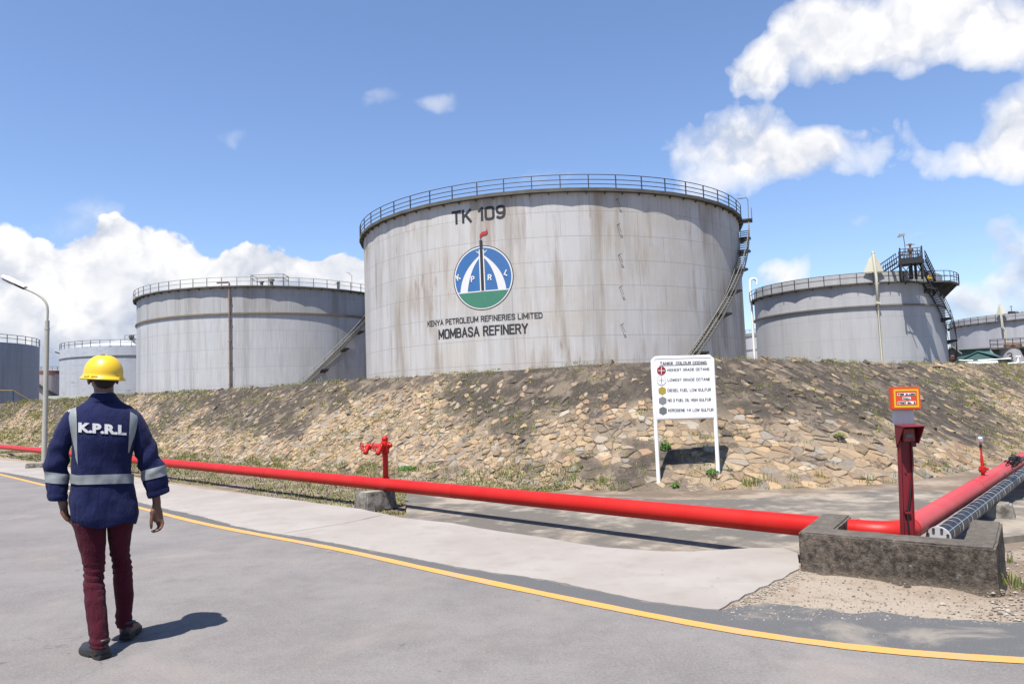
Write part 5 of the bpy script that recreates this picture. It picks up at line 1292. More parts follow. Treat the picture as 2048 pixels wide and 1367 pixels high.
# cable up the post
mb = MB(); cp = [fz(1816, 1068), fz(1812, 1030), fz(1816, 1000), fz(1820, 965), fz(1823, 930), fz(1822, 905), fz(1820, 886)]
mb.tube([Vector((q.x, Yf-.022, q.z)) for q in cp], .007, 8); mb.build('cable', CABLE, fa, 40); mb = MB(); q = fz(1813, 1024); mb.box((q.x, Yf-.02, q.z), (.05, .018, .016)); mb.build('cable_clip', REDOLD, fa)
# hood: open towards the road
hA = fz(1787, 848); hB = fz(1844, 852); hC = fz(1788, 886); zt_ = hA.z-.0; hx0 = fz(1788, 860).x; hx1 = fz(1829, 860).x; zb_ = fz(1810, 886).z; dpt = .135; yb = Yf-.012
mb = MB(); th = .006; ztp = fz(1812, 849).z
mb.prism([Vector((hx0, yb, zb_)), Vector((hx0, yb, ztp)), Vector((hx0, yb-dpt, ztp-.012)), Vector((hx0, yb-.035, zb_))], (th, 0, 0))
mb.prism([Vector((hx1, yb, zb_)), Vector((hx1, yb, ztp)), Vector((hx1, yb-dpt, ztp-.012)), Vector((hx1, yb-.035, zb_))], (th, 0, 0))
mb.prism([Vector((hx0-.002, yb, ztp)), Vector((hx1+th+.002, yb, ztp)), Vector((hx1+th+.002, yb-dpt-.004, ztp-.012)), Vector((hx0-.002, yb-dpt-.004, ztp-.012))], (0, 0, .006))
mb.prism([Vector((hx0+th, yb, zb_-.03)), Vector((hx1, yb, zb_-.03)), Vector((hx1, yb, ztp-.001)), Vector((hx0+th, yb, ztp-.001))], (0, .006, 0))
mb.build('hood', REDHOOD, fa)
mb = MB(); cxh = (hx0+hx1)/2+.004; czh = (zb_+ztp)/2-.005; mb.box((cxh, yb-.026, czh), (.095, .05, .105), bev=.006); cbx = mb.build('call_point', plain('call_box_red', (.40, .055, .03), .5), fa, 40)
mb = MB(); mb.box((cxh, yb-.053, czh-.006), (.058, .006, .026)); mb.build('window', plain('call_window', (.16, .18, .22), .25), cbx); mb = MB(); mb.tube([(cxh+.02, yb-.05, czh-.042), (cxh+.02, yb-.055, czh-.042)], .005, 8); mb.build('screw', BLACKSTEEL, cbx)
# grey back plate and the sign
s0, s1 = fz(1783, 817), fz(1828, 848); mb = MB(); mb.box(((s0.x+s1.x)/2, Yf-.004, (s0.z+s1.z)/2+.02), (s1.x-s0.x, .005, s0.z-s1.z+.06)); mb.build('back_plate', ALU, fa)
q0, q1 = fz(1774.5, 774.5), fz(1835.5, 817.5); W_, H_ = q1.x-q0.x, q0.z-q1.z; sc_ = Vector(((q0.x+q1.x)/2, Yf-.035, (q0.z+q1.z)/2)); RS = Matrix.Rotation(rad(1.2), 3, 'Y')
mb = MB(); mb.box(sc_, (W_, .05, H_), RS, .006); sg_ = mb.build('sign', ORANGE, fa, 40)
SP = lambda u, v, d: sc_+RS @ Vector(((u-.5)*W_, -.025-d, (v-.5)*H_))
mb = MB(); o_ = [(.075, .10), (.925, .10), (.925, .90), (.075, .90)]; i_ = [(.135, .185), (.865, .185), (.865, .815), (.135, .815)]
vs = [SP(u, v, .0015) for u, v in o_+i_]; mb.add(vs, [(k, (k+1) % 4, 4+(k+1) % 4, 4+k) for k in range(4)]); mb.build('yellow_border', SIGNYELLOW, sg_, fixn=False)
for txt, u0, u1, v0, v1 in (('FIRE ALARM', .20, .82, .615, .735), ('CALL', .37, .65, .435, .555), ('POINT No.  3', .195, .81, .245, .365)):
    mb = MB(); mb.add([SP(u, v, .0016) for u, v in ((u0, v0), (u1, v0), (u1, v1), (u0, v1))], [(0, 1, 2, 3)]); lb = mb.build('label_strip', WHITESIGN, sg_, fixn=False)
    mb = MB(); stroke_text(mb, txt, (u1-u0-.03)*W_, (v1-v0-.035)*H_, .0052, lambda x, y, l: SP(u0+.015+x/W_, v0+.018+y/H_, .0022+l), .30, .45); mb.build('lettering', BLACKPAINT, lb, fixn=False)

# ------------------------------------------------------------------ white notice board 'TANKS COLOUR CODING'
YS = 13.34
ZZ = lambda x, y: aty(1260+x/4.2727, 690+y/4.2727, YS)         # from an enlargement of the board
nb = thing('notice_board', Vector((ZZ(475, 1200).x, YS, LOW)), 'white notice board on two posts headed TANKS COLOUR CODING', 'notice board')
rr_ = .036; Lx = lambda y: 193+(y-150)*.0512; Rx = lambda y: 705+(y-150)*.0512
pts = [ZZ(Lx(1195)+1, 1200), ZZ(Lx(150), 165)]
cT = ZZ(Lx(112), 112)
left = [ZZ(Lx(1205), 1205), ZZ(Lx(160), 160), ZZ(Lx(135)+4, 132), ZZ(Lx(120)+22, 113)]; right = [ZZ(Rx(95)-22, 100), ZZ(Rx(118)-4, 118), ZZ(Rx(150), 146), ZZ(Rx(1225), 1225)]
for q in left+right: q.y = YS
mb = MB(); mb.tube([left[0]-Vector((0, 0, .25)), left[1]], rr_, 16); mb.tube([right[-1]-Vector((0, 0, .25)), right[-2]], rr_, 16)
mb.build('post', WHITEPAINT, nb, 40)
mb = MB(); mb.tube(left[1:]+right[:3], rr_, 16); mb.build('top_rail', WHITEPAINT, nb, 40)
b0, b1 = ZZ(Lx(615)+10, 628), ZZ(Rx(612)-8, 613); mb = MB(); b0.y = b1.y = YS; mb.tube([b0, b1], .028, 12); mb.build('bottom_rail', WHITEPAINT, nb, 40)
cor = [ZZ(Lx(620)+4, 622), ZZ(Rx(610)-2, 608), ZZ(Rx(110)-2, 112), ZZ(Lx(125)+4, 124)]
for q in cor: q.y = YS-.03
mb = MB(); mb.prism([Vector((q.x, YS-.029, q.z)) for q in cor], (0, .016, 0)); pn = mb.build('panel', WHITESIGN, nb)
FP = lambda x, y, d=.0145: Vector((ZZ(x, y).x, YS-.019-d, ZZ(x, y).z))
def board_text(txt, x0, x1, y0, y1, tilt=0, bold=3.5):
    """x0..x1, y0 (top) .. y1 (bottom) in the enlargement; tilt = drop of the right end"""
    mb = MB(); stroke_text(mb, txt, x1-x0, y1-y0, bold, lambda x, y, l: FP(x0+x, y1-y+tilt*x/(x1-x0), .0145+l)); mb.build('lettering', BLACKPAINT, pn, fixn=False)
board_text('TANKS  COLOUR CODING', 252, 650, 143, 168, -8, 4.4)
mb = MB(); mb.add([FP(247, 176), FP(658, 165), FP(658, 161), FP(247, 172)], [(0, 1, 2, 3)]); mb.build('underline', BLACKPAINT, pn, fixn=False)
board_text('HIGHEST GRADE OCTANE', 313, 675, 200, 223, -9)
board_text('LOWEST GRADE OCTANE', 318, 680, 285, 309, -8)
board_text('DIESEL FUEL LOW SULFUR', 317, 687, 372, 398, -7)
board_text('NO 2 FUEL OIL HIGH SULFUR', 319, 688, 457, 482, -7)
board_text('KEROSENE 1-K LOW SULFUR', 322, 709, 542, 568, -6)
SIGRED = plain('symbol_red', (.42, .03, .04), .5, .08); SYEL = plain('symbol_yellow', (.62, .46, .06), .5, .06); SGR = plain('symbol_light_grey', (.34, .35, .34), .5, .06); SGR2 = plain('symbol_grey', (.22, .23, .225), .5, .06)
def poly_at(name, cx, cy, rx, ry, n, mat, d, a0=0, parent=pn):
    mb = MB(); mb.add([FP(cx+rx*sin(a0+2*pi*k/n), cy-ry*cos(a0+2*pi*k/n), d) for k in range(n)], [list(range(n))[::-1]]); return mb.build(name, mat, parent, fixn=False)
def cross_at(cx, cy, w_, h_, t_, mat, d, parent):
    mb = MB(); mb.add([FP(cx-w_, cy-t_, d), FP(cx-w_, cy+t_, d), FP(cx+w_, cy+t_, d), FP(cx+w_, cy-t_, d)], [(0, 1, 2, 3)]); mb.add([FP(cx-t_, cy-h_, d+.0008), FP(cx-t_, cy+h_, d+.0008), FP(cx+t_, cy+h_, d+.0008), FP(cx+t_, cy-h_, d+.0008)], [(0, 1, 2, 3)]); mb.build('cross', mat, parent, fixn=False)
s_ = poly_at('red_circle', 265, 217, 38, 37, 40, SIGRED, .0145); cross_at(265, 217, 31, 31, 2.2, WHITESIGN, .016, s_)
s_ = poly_at('circle_outline', 266, 302, 39, 40, 48, BLACKPAINT, .0145); poly_at('circle_field', 266, 302, 36.5, 37.5, 48, WHITESIGN, .0155, 0, s_); cross_at(266, 301, 27, 28, 2.0, BLACKPAINT, .0168, s_)
poly_at('yellow_hexagon', 272, 388, 36, 36, 6, SYEL, .0145); poly_at('light_grey_hexagon', 276, 473, 37, 36, 6, SGR, .0145); poly_at('grey_hexagon', 279, 559, 37, 36, 6, SGR2, .0145)

# weeds that stand out by themselves near the board
def weed(px, py, r, h, n, label, cols_):
    s = None; P = None
    d = ray(px, py); best = None
    for k in range(60, 160):
        q = Vector(CAM+d*(k*.1/d[1])); bs = None
        for ss in np.arange(-8, 10, .25):
            T_, C_ = emb(ss, 0); v = (q-T_).dot((C_-T_))/(C_-T_).length_squared; m_ = T_.lerp(C_, max(0, min(1, v))); e_ = (m_-q).length
            if bs is None or e_ < bs: bs = e_
        if best is None or bs < best[0]: best = (bs, q)
    P = best[1]; wv_, wf_, wc_ = [], [], []
    for _ in range(n):
        a = rng.uniform(0, 2*pi); r_ = r*math.sqrt(rng.random()); z = h*rng.random()*(1-.5*(r_/r)); c = P+Vector((r_*cos(a), r_*sin(a)-.03, z)); sz = rng.uniform(.014, .03)
        u = Vector((rng.uniform(-1, 1), rng.uniform(-1, 1), rng.uniform(-.6, .9))).normalized(); v = u.orthogonal().normalized(); k = len(wv_)
        wv_ += [c-u*sz, c+v*sz*.4, c+u*sz, c-v*sz*.4]; wf_.append((k, k+1, k+2, k+3)); kk = rng.uniform(.6, 1.3); wc_ += [(*[x*kk for x in cols_[rng.randrange(len(cols_))]], 1)]*4
    me = bpy.data.meshes.new('weed'); me.from_pydata([tuple(v-P) for v in wv_], [], wf_); me.materials.append(GRASS)
    ca = me.color_attributes.new('Col', 'FLOAT_COLOR', 'POINT'); ca.data.foreach_set('color', [x for c in wc_ for x in c])
    o = bpy.data.objects.new('weed', me); COL.objects.link(o); o.location = P; tag(o, label, 'weed', 'weeds on the stone bank')
WG = [(.09, .22, .045), (.13, .27, .06), (.20, .31, .08)]
weed(1330, 900, .10, .22, 420, 'bushy green weed right behind the left post of the notice board', WG)
weed(1424, 946, .12, .10, 320, 'low green weed at the foot of the right post of the notice board', WG)
weed(815, 940, .20, .12, 500, 'dark green weed patch on the bank just right of the hydrant', WG)
weed(1350, 973, .07, .09, 160, 'small weed between the two feet of the notice board', WG)
weed(1678, 872, .11, .09, 220, 'round grassy tuft on the bank left of the fire alarm post', [(.22, .28, .09), (.30, .34, .11)])

# ------------------------------------------------------------------ street lamp
lb0 = gp(88, 934); Yl = lb0.y
lz = lambda px, py: aty(px, py, Yl)
la = thing('street_lamp', lb0, 'tall grey street lamp with a curved arm beside the worker', 'street lamp')
mb = MB(); mb.tube([lb0, lz(94.2, 655)], [.075, .066], 16); mb.build('pole', POLEGREY, la, 40)
mb = MB(); mb.tube([lz(94.2, 657), lz(94.5, 641)], .062, 14); mb.tube([lz(94.2, 659), lz(94.2, 656)], .072, 14); mb.build('collar', POLEGREY, la, 40)
mb = MB(); mb.tube([lz(94.5, 643), lz(95.3, 622), lz(94.5, 612), lz(91, 603), lz(84, 595), lz(74, 588), lz(62, 582), lz(48, 576)], .034, 10); mb.build('arm', POLEGREY, la, 40)
hA_, hB_ = lz(4.5, 553), lz(51, 575); ax = (hB_-hA_).normalized(); upn = Vector((-ax.z, 0, ax.x)); upn = upn if upn.z > 0 else -upn; sdn = Vector((0, 1, 0)); Lh = (hB_-hA_).length
mb = MB(); rings = []
for u, wd, hu, hd_ in ((.0, .04, .02, .02), (.05, .12, .07, .05), (.25, .16, .10, .07), (.55, .15, .095, .07), (.8, .12, .08, .07), (1.0, .09, .05, .06)):
    c = hA_+ax*Lh*u; rings.append([c+sdn*wd*cos(2*pi*k/16)+upn*((hu if sin(2*pi*k/16) > 0 else .02)*sin(2*pi*k/16)) for k in range(16)])
mb.loft(rings); hd_o = mb.build('lamp_head', WHITEPAINT, la, 40)
mb = MB(); rings = []
for u, wd, hd_ in ((.03, .06, .03), (.12, .13, .075), (.40, .14, .085), (.56, .12, .07), (.60, .08, .03)):
    c = hA_+ax*Lh*u-upn*.012; rings.append([c+sdn*wd*cos(pi+pi*k/10)+upn*hd_*sin(pi+pi*k/10) for k in range(11)])
mb.loft(rings); mb.build('lamp_glass', GLASS, hd_o, 40)
mb = MB(); mb.box(hA_+ax*Lh*.80-upn*.04, (Lh*.38, .15, .07), Matrix.Rotation(math.atan2(-ax.z, ax.x), 3, 'Y'), .015); mb.build('gear_box', DARKSTEEL, hd_o, 40)
block('footing', lb0+Vector((-.14, 0, 0)), (.62, .5, .16), .3, 'low concrete footing at the foot of the street lamp', -.02, .95)

# ------------------------------------------------------------------ the worker, seen from behind
PAZ = rad(-28.0); UV = Vector((sin(PAZ), cos(PAZ), 0)); RV = Vector((cos(PAZ), -sin(PAZ), 0)); D0 = 5.60
def J(px, py, dd=0.0):
    d = ray(px, py); t = (D0+dd)/(d[0]*UV.x+d[1]*UV.y); return Vector(CAM+d*t)
BASE = J(215, 1300); BASE.z = 0
def rr(px_w): return px_w/FPX*4.86*.99            # pixels to metres at the worker
SKIN = material('dark_skin', lambda t: {'Base Color': t.mix(t.noise(t.coord(), 14, 5), (.15, .064, .038), (.27, .125, .08)), 'Roughness': .48, 'Normal': t.bump(t.noise(t.coord(), 120, 3), .15, .002)}, spec=.45)
HAIR = plain('black_hair', (.012, .010, .009), .8, .3, 60)
def m_cloth(c, c2, sc):
    def fn(t):
        p = t.coord(); wv_ = t.N.new('ShaderNodeTexWave'); wv_.wave_type = 'BANDS'; wv_.bands_direction = 'DIAGONAL'; wv_.inputs['Scale'].default_value = 160; t.put(wv_.inputs['Vector'], p)
        g = t.noise(p, sc, 6, .6); f = t.noise(p, 260, 2, .6)
        c_ = t.mix(t.step(g, .3, .7), c, c2); c_ = t.mix(t.math('MULTIPLY', f, .25), c_, tuple(min(1, x*1.9) for x in c))
        fo = t.noise(t.vmath('MULTIPLY', p, (1, 1, .38)), sc*3.2, 3, .5, dist=.8); h = t.math('ADD', t.math('MULTIPLY', wv_.outputs['Fac'], .12), t.math('ADD', t.math('ADD', t.math('MULTIPLY', g, 2.4), t.math('MULTIPLY', fo, 1.6)), t.math('MULTIPLY', f, .35)))
        return {'Base Color': c_, 'Roughness': .88, 'Normal': t.bump(h, .55, .016), 'Sheen Weight': .03}
    return fn
NAVY = material('navy_cotton', m_cloth((.0115, .0165, .075), (.018, .025, .102), 7), spec=.15)
MAROON = material('maroon_cotton', m_cloth((.074, .0068, .019), (.104, .011, .027), 9), spec=.15)
REFLECT = material('reflective_tape', lambda t: {'Base Color': t.mix(t.noise(t.coord(), 22, 5), (.26, .28, .29), (.38, .40, .41)), 'Roughness': .42, 'Normal': t.bump(t.noise(t.coord(), 9, 4), .25, .01)}, spec=.6)
WHITECLOTH = plain('white_print', (.72, .72, .74), .8, .06, 30)
HELMET = material('helmet_yellow', lambda t: {'Base Color': t.mix(t.noise(t.coord(), 5, 5), (1.05, .66, .022), (1.12, .74, .036)), 'Roughness': t.math('ADD', .26, t.math('MULTIPLY', t.noise(t.coord(), 26, 6), .2))}, spec=.5)
SHOE = material('black_leather', lambda t: {'Base Color': t.mix(t.noise(t.coord(), 30, 5), (.016, .016, .018), (.045, .044, .046)), 'Roughness': .52, 'Normal': t.bump(t.noise(t.coord(), 60, 4), .3, .003)}, spec=.45)
SOLE = plain('rubber_sole', (.030, .028, .027), .8, .3, 40)

def wrinkle(p, amp, sc=7.0, st=(1, 1, 1)):
    q = Vector((p.x*sc*st[0], p.y*sc*st[1], p.z*sc*st[2])); return amp*(noise.noise(q)+.5*noise.noise(q*2.1+Vector((3, 7, 1))))
def sring(c, ax_a, ax_b, a, b, n=2.3, K=40, amp=0.0, sc=7.0, st=(1, 1, 1)):
    out = []
    for k in range(K):
        th = 2*pi*k/K; cs, sn = cos(th), sin(th)
        x = a*math.copysign(abs(cs)**(2/n), cs); y = b*math.copysign(abs(sn)**(2/n), sn)
        p = c+ax_a*x+ax_b*y
        if amp: p += (ax_a*cs+ax_b*sn)*wrinkle(p, amp, sc, st)
        out.append(p)
    return out
def interp(keys, t):
    for i in range(len(keys)-1):
        if t <= keys[i+1][0]:
            a, b = keys[i], keys[i+1]; u = (t-a[0])/(b[0]-a[0]); u = max(0, min(1, u))
            # smooth (monotone) blend between keys
            p0 = keys[max(i-1, 0)]; p3 = keys[min(i+2, len(keys)-1)]; out = []
            for q in range(1, len(a)):
                m1 = (b[q]-p0[q])/max(1e-6, b[0]-p0[0])*(b[0]-a[0]); m2 = (p3[q]-a[q])/max(1e-6, p3[0]-a[0])*(b[0]-a[0])
                if (b[q]-a[q])*m1 < 0: m1 = 0
                if (b[q]-a[q])*m2 < 0: m2 = 0
                u2, u3 = u*u, u*u*u
                out.append(a[q]*(2*u3-3*u2+1)+m1*(u3-2*u2+u)+b[q]*(-2*u3+3*u2)+m2*(u3-u2))
            return out
    return list(keys[-1][1:])
Zv = Vector((0, 0, 1))
pe = None
# torso outline in pixels: row, left, right, half depth (m), centre shift away from the viewer
TOR = [(797, 176, 236, .082, .035), (806, 163, 247, .092, .03), (814, 149, 262, .100, .022), (824, 139, 273, .112, .014), (838, 134, 279, .125, .008), (860, 139, 276, .136, .0), (885, 144, 271, .140, -.004), (910, 142.5, 266, .136, 0),
       (940, 140.5, 264, .130, .0), (965, 139.5, 267, .132, .0), (990, 138.5, 272, .138, 0), (1012, 139.5, 276, .143, 0), (1030, 141, 278, .145, 0), (1043, 149, 276, .140, 0)]
def tor(py):
    l, r, dep, sh = interp(TOR, py); a = J(l, py); b = J(r, py); return (a+b)/2+UV*sh, (b-a).length/2, dep
NEXP = 2.5
def tor_disp(p, py):
    w = .35+.65*sstep(py, 840, 950)
    d = wrinkle(p, .0085*w, 7.5, (1, 1, .55))+wrinkle(p, .0035*w, 21, (1, 1, .6))
    # drag folds from the armpits and soft blousing above the band
    d += .010*w*noise.noise(Vector(((p-BASE).dot(RV)*9+p.z*7, p.z*5, 4)))
    return d
def torso_rings(p0, p1, n, off=0.0, K=64):
    R_ = []
    for i in range(n+1):
        py = lerp(p0, p1, i/n); c, a, dep = tor(py); ring = []
        for k in range(K):
            th = 2*pi*k/K; cs, sn = cos(th), sin(th)
            x = (a+off)*math.copysign(abs(cs)**(2/NEXP), cs); y = (dep+off)*math.copysign(abs(sn)**(2/NEXP), sn)
            p = c+RV*x+UV*y; p += (RV*cs+UV*sn)*tor_disp(p, py); ring.append(p)
        R_.append(ring)
    return R_
def back(px, py, off=.004):
    """point on the back of the jacket under a pixel"""
    c, a, dep = tor(py); d = ray(px, py); q = J(px, py)
    for _ in range(3):
        x = max(-.985, min(.985, (q-c).dot(RV)/a)); y = -dep*(1-abs(x)**NEXP)**(1/NEXP); q = J(px, py, (c-BASE).dot(UV)-(J(215, 1300)-BASE).dot(UV)+y)
    cs = max(-1, min(1, x)); n_ = (RV*cs*.8-UV).normalized()
    return q+n_*(off+.0)+(-UV)*tor_disp(q, py)

# ---- bare body: one continuous skin (head, neck, arms, hands, and the core under the clothes)
bb = MB()
def cap_(pts, rs, seg=14):
    bb.tube(pts, rs, seg)
    for p, r in ((pts[0], rs[0]), (pts[-1], rs[-1])):
        ball(p, r, 10)
def ball(p, r, seg=12, sx=None):
    rx = r if not hasattr(r, '__len__') else None
    n = 8; prof = [(sin(pi*i/n), -cos(pi*i/n)) for i in range(n+1)]
    R3 = r if hasattr(r, '__len__') else (r, r, r); vs = []
    for (q, z) in prof:
        for k in range(seg): a = 2*pi*k/seg; vs.append(p+HR*(R3[0]*q*cos(a))+HF*(R3[1]*q*sin(a))+Vector((0, 0, R3[2]*z)))
    fs = [(i*seg+k, i*seg+(k+1) % seg, (i+1)*seg+(k+1) % seg, (i+1)*seg+k) for i in range(n) for k in range(seg)]
    bb.add(vs, fs)
yaw = rad(14)                                     # head turned a little to the left
HF = (UV*cos(yaw)-RV*sin(yaw)).normalized(); HR = (RV*cos(yaw)+UV*sin(yaw)).normalized()
HC = J(206, 748, .035)
ball(HC+Zv*.02, (.076, .097, .105), 24); ball(HC+HF*.025-Zv*.045, (.062, .074, .070), 20)        # skull, jaw
cap_([J(211, 812, .01), J(208, 785, .02), J(207, 768, .03)], [.066, .058, .060])                  # neck
ball(HC+HF*.100-Zv*.025, (.014, .020, .016)); ball(HC+HF*.093+Zv*.0, (.010, .014, .026))           # nose
ball(HC+HF*.084+Zv*.022, (.052, .016, .012)); ball(HC+HF*.080-Zv*.090, (.026, .022, .018))         # brow, chin
ball(HC+HF*.088-Zv*.058, (.024, .013, .007)); ball(HC+HF*.087-Zv*.070, (.021, .012, .008))         # lips
for sg in (-1, 1):
    e = HC+HR*sg*.084-Zv*.034-HF*.006; ball(e-HR*sg*.008, (.014, .016, .022)); ball(e, (.011, .021, .032)); ball(e+HR*sg*.006-HF*.008+Zv*.006, (.007, .015, .022)); ball(e-Zv*.024, (.008, .010, .010))
    ball(HC+HF*.070+HR*sg*.045-Zv*.030, (.022, .022, .022))
cap_([J(212, 850, .01), J(210, 920), J(210, 990), J(210, 1015)], [.10, .09, .095, .09])
for a_, b_ in ((J(150, 835, .01), J(200, 830, .01)), (J(268, 836, .01), J(214, 830, .01))): cap_([a_, b_], [.042, .05])
# right arm (hangs free) and left arm (hand in the trouser pocket)
cap_([J(270, 838, .01), J(299, 915, .015), J(311, 985, -.005), J(313.5, 1004, -.01)], [.045, .036, .027, .0255])
cap_([J(146, 838, .01), J(112, 925, .03), J(122, 990, .01), J(127, 1008, .0)], [.045, .037, .028, .027])
wr = J(313.5, 1004, -.01)
def hand_right():
    # palm to the viewer, thumb on the left, fingers curling down and in
    P = lambda x, y, d=0.0: J(x, y, d-.01)
    bb.loft([sring(P(313.5, 1003), RV, UV, .026, .021, 2.2, 16), sring(P(313, 1012), RV, UV, .027, .020, 2.2, 16), sring(P(313.5, 1024, .004), RV, UV, .036, .018, 2.4, 16), sring(P(315.5, 1036, .008), RV, UV, .034, .016, 2.4, 16), sring(P(317.5, 1043, .008), RV, UV, .028, .014, 2.4, 16)])
    ball(P(305.5, 1026, -.006), (.018, .016, .032))                                    # thenar pad
    cap_([P(305.5, 1026, -.008), P(303, 1038, -.012), P(302.3, 1047, -.014), P(302.6, 1055, -.012)], [.014, .0115, .0105, .0085], 12)
    fing = [((324.3, 1037), (326.2, 1046), (324, 1053), (319.5, 1057), -.004), ((321.5, 1040), (324.2, 1050), (320.5, 1057.5), (311.5, 1061), .006), ((317.5, 1042), (321, 1053), (316, 1060), (306.5, 1063), .018), ((313.5, 1042), (317.5, 1052), (313, 1059), (304, 1061.5), .030)]
    for i, (a, b, c, d, dd) in enumerate(fing):
        r = (.0080, .0092, .0096, .0092)[i]
        cap_([P(*a, dd), P(*b, dd-.004), P(*c, dd-.010), P(*d, dd-.014)], [r*1.08, r, r*.95, r*.78], 12)
def hand_left():
    P = lambda x, y, d=0.0: J(x, y, d)
    bb.loft([sring(P(126.5, 1005), RV, UV, .024, .026, 2.2, 16), sring(P(127, 1014, .004), RV, UV, .024, .034, 2.3, 16), sring(P(130, 1026, .008), RV, UV, .020, .040, 2.4, 16), sring(P(138, 1038, .01), RV, UV, .016, .038, 2.4, 16), sring(P(145, 1046, .012), RV, UV, .013, .034, 2.4, 16)])
    cap_([P(125.5, 1014, -.02), P(124, 1024, -.034), P(129, 1033, -.040), P(135, 1040, -.040)], [.014, .012, .0105, .009], 12)
    for i in range(4):
        dd = -.018+i*.019; cap_([P(144, 1045, dd), P(150, 1056, dd), P(154, 1066, dd), P(157, 1074, dd)], [.009, .0085, .008, .007], 10)
hand_right(); hand_left()
# legs under the trousers
cap_([J(180, 1035), J(187, 1150), J(194, 1240, -.10), J(198, 1303, -.155)], [.062, .045, .038, .034]); cap_([J(240, 1035), J(241, 1120, .09), J(247, 1190, .135), J(250, 1262, .175)], [.060, .043, .038, .034])
cap_([J(188, 1022), J(234, 1022)], [.07, .07])
body = bb.build('person', SKIN, None, 180)
body.data.transform(Matrix.Translation(-BASE)); body.location = BASE
rm = body.modifiers.new('remesh', 'REMESH'); rm.mode = 'VOXEL'; rm.voxel_size = .0042; rm.use_smooth_shade = True
sm_ = body.modifiers.new('smooth', 'SMOOTH'); sm_.factor = .5; sm_.iterations = 3
bpy.context.view_layer.update()
ev = body.evaluated_get(bpy.context.evaluated_depsgraph_get()); nm = bpy.data.meshes.new_from_object(ev)
body.modifiers.clear(); body.data = nm; nm.name = 'person'; nm.polygons.foreach_set('use_smooth', [True]*len(nm.polygons))
if not nm.materials: nm.materials.append(SKIN)
pe = tag(body, 'walking worker seen from behind in navy jacket, maroon trousers and yellow hard hat', 'person')
for sg in (-1, 1):
    m2 = MB(); keep = bb; bb = m2; ball(HC+HF*.088+HR*sg*.031+Zv*.002, (.012, .010, .009), 12); bb = keep; m2.build('eye', plain('eye_white', (.6, .58, .55), .3, .05), pe, 60)
m2 = MB(); bb = m2; ball(HC+Zv*.034-HF*.008, (.081, .101, .098), 24); ball(HC-HF*.050-Zv*.036, (.066, .052, .066), 18); bb = keep; m2.build('hair', HAIR, pe, 60)

# ---- jacket
mb = MB(); R_ = torso_rings(797, 1043, 66); lastc = tor(1043)[0]
hemr = [[lastc+(p-lastc)*.97+Vector((0, 0, -.012+.010*sin(5*k/10))) for k, p in enumerate(R_[-1])]]
mb.loft(R_+hemr, cap=False)
jk = mb.build('jacket', NAVY, pe, 180)
mb = MB(); mb.loft([[p+(-Zv)*.0 for p in r] for r in torso_rings(1034, 1035.5, 1, .0015)], cap=False); mb.build('hem_seam', NAVY, jk, 180)
# collar folded over, a thin white shirt collar inside
cN = J(207.5, 790, .015)
mb = MB(); tiltv = (RV*.10)
mb.loft([sring(J(208, 803, .018), RV, UV, .100, .085, 2.2, 40), sring(J(207, 795.5, .018)+Zv*.0, RV, UV, .086, .078, 2.2, 40, .003, 14), sring(J(207, 787.5, .018), RV, UV, .070, .070, 2.1, 40, .002, 14), sring(J(207, 785.8, .018), RV, UV, .064, .064, 2.1, 40), sring(J(207, 791, .018), RV, UV, .060, .060, 2.1, 40)], cap=False)
mb.build('collar', NAVY, jk, 180)
mb = MB(); mb.loft([sring(J(207, 791, .02), RV, UV, .0605, .0605, 2.0, 32), sring(J(207, 784.6, .02), RV, UV, .0595, .0595, 2.0, 32), sring(J(207, 784.6, .02), RV, UV, .0565, .0565, 2.0, 32), sring(J(207, 791, .02), RV, UV, .0565, .0565, 2.0, 32)], cap=False); mb.build('shirt_collar', WHITECLOTH, pe, 180)
def sleeve(keys, foldseed):
    """keys: (t, px left, py left, px right, py right, depth half, depth shift)"""
    def ring(t, off=0.0, K=36):
        lx, ly, rx, ry, dep, sh = interp(keys, t); a = J(lx, ly, sh); b = J(rx, ry, sh); c = (a+b)/2; ax = (b-a); h = ax.length/2; ax.normalize()
        out = []
        for k in range(K):
            th = 2*pi*k/K; cs, sn = cos(th), sin(th); n_ = 2.15
            p = c+ax*((h+off)*math.copysign(abs(cs)**(2/n_), cs))+UV*((dep+off)*math.copysign(abs(sn)**(2/n_), sn))
            w = .010*sstep(t, .1, .4); d = wrinkle(p+Vector((foldseed, 0, 0)), w, 9, (1, 1, 1.1)); d += .007*w/.010*sin(t*30+2.2*cs+foldseed*3)*sstep(t, .30, .45)*(1-sstep(t, .62, .75))
            p += (ax*cs+UV*sn)*d; out.append(p)
        return out
    return ring
LS = [(0, 150, 815, 150, 862, .075, .02), (.08, 136, 821, 152, 874, .085, .02), (.18, 124, 834, 147, 884, .083, .02), (.32, 108, 866, 140, 897, .076, .025), (.46, 95, 898, 137, 917, .072, .03), (.60, 89, 930, 137, 938, .069, .03), (.72, 89.5, 953, 137, 957, .066, .025), (.86, 94, 979, 136, 981, .064, .015), (.98, 98.5, 999, 131, 999, .058, .01), (1.0, 99.5, 1000.5, 129, 1000, .054, .01)]
RS_ = [(0, 262, 862, 262, 815, .075, .02), (.08, 261, 874, 277, 822, .085, .018), (.18, 264, 888, 289, 838, .082, .016), (.32, 268, 905, 303, 868, .075, .012), (.46, 272, 921, 315, 897, .070, .006), (.60, 277, 939, 326, 925, .066, .0), (.72, 282, 955, 331, 943, .064, -.004), (.86, 290, 978, 335, 966, .062, -.008), (.97, 296, 995, 338, 981, .058, -.01), (1.0, 298, 997, 337, 983, .054, -.01)]
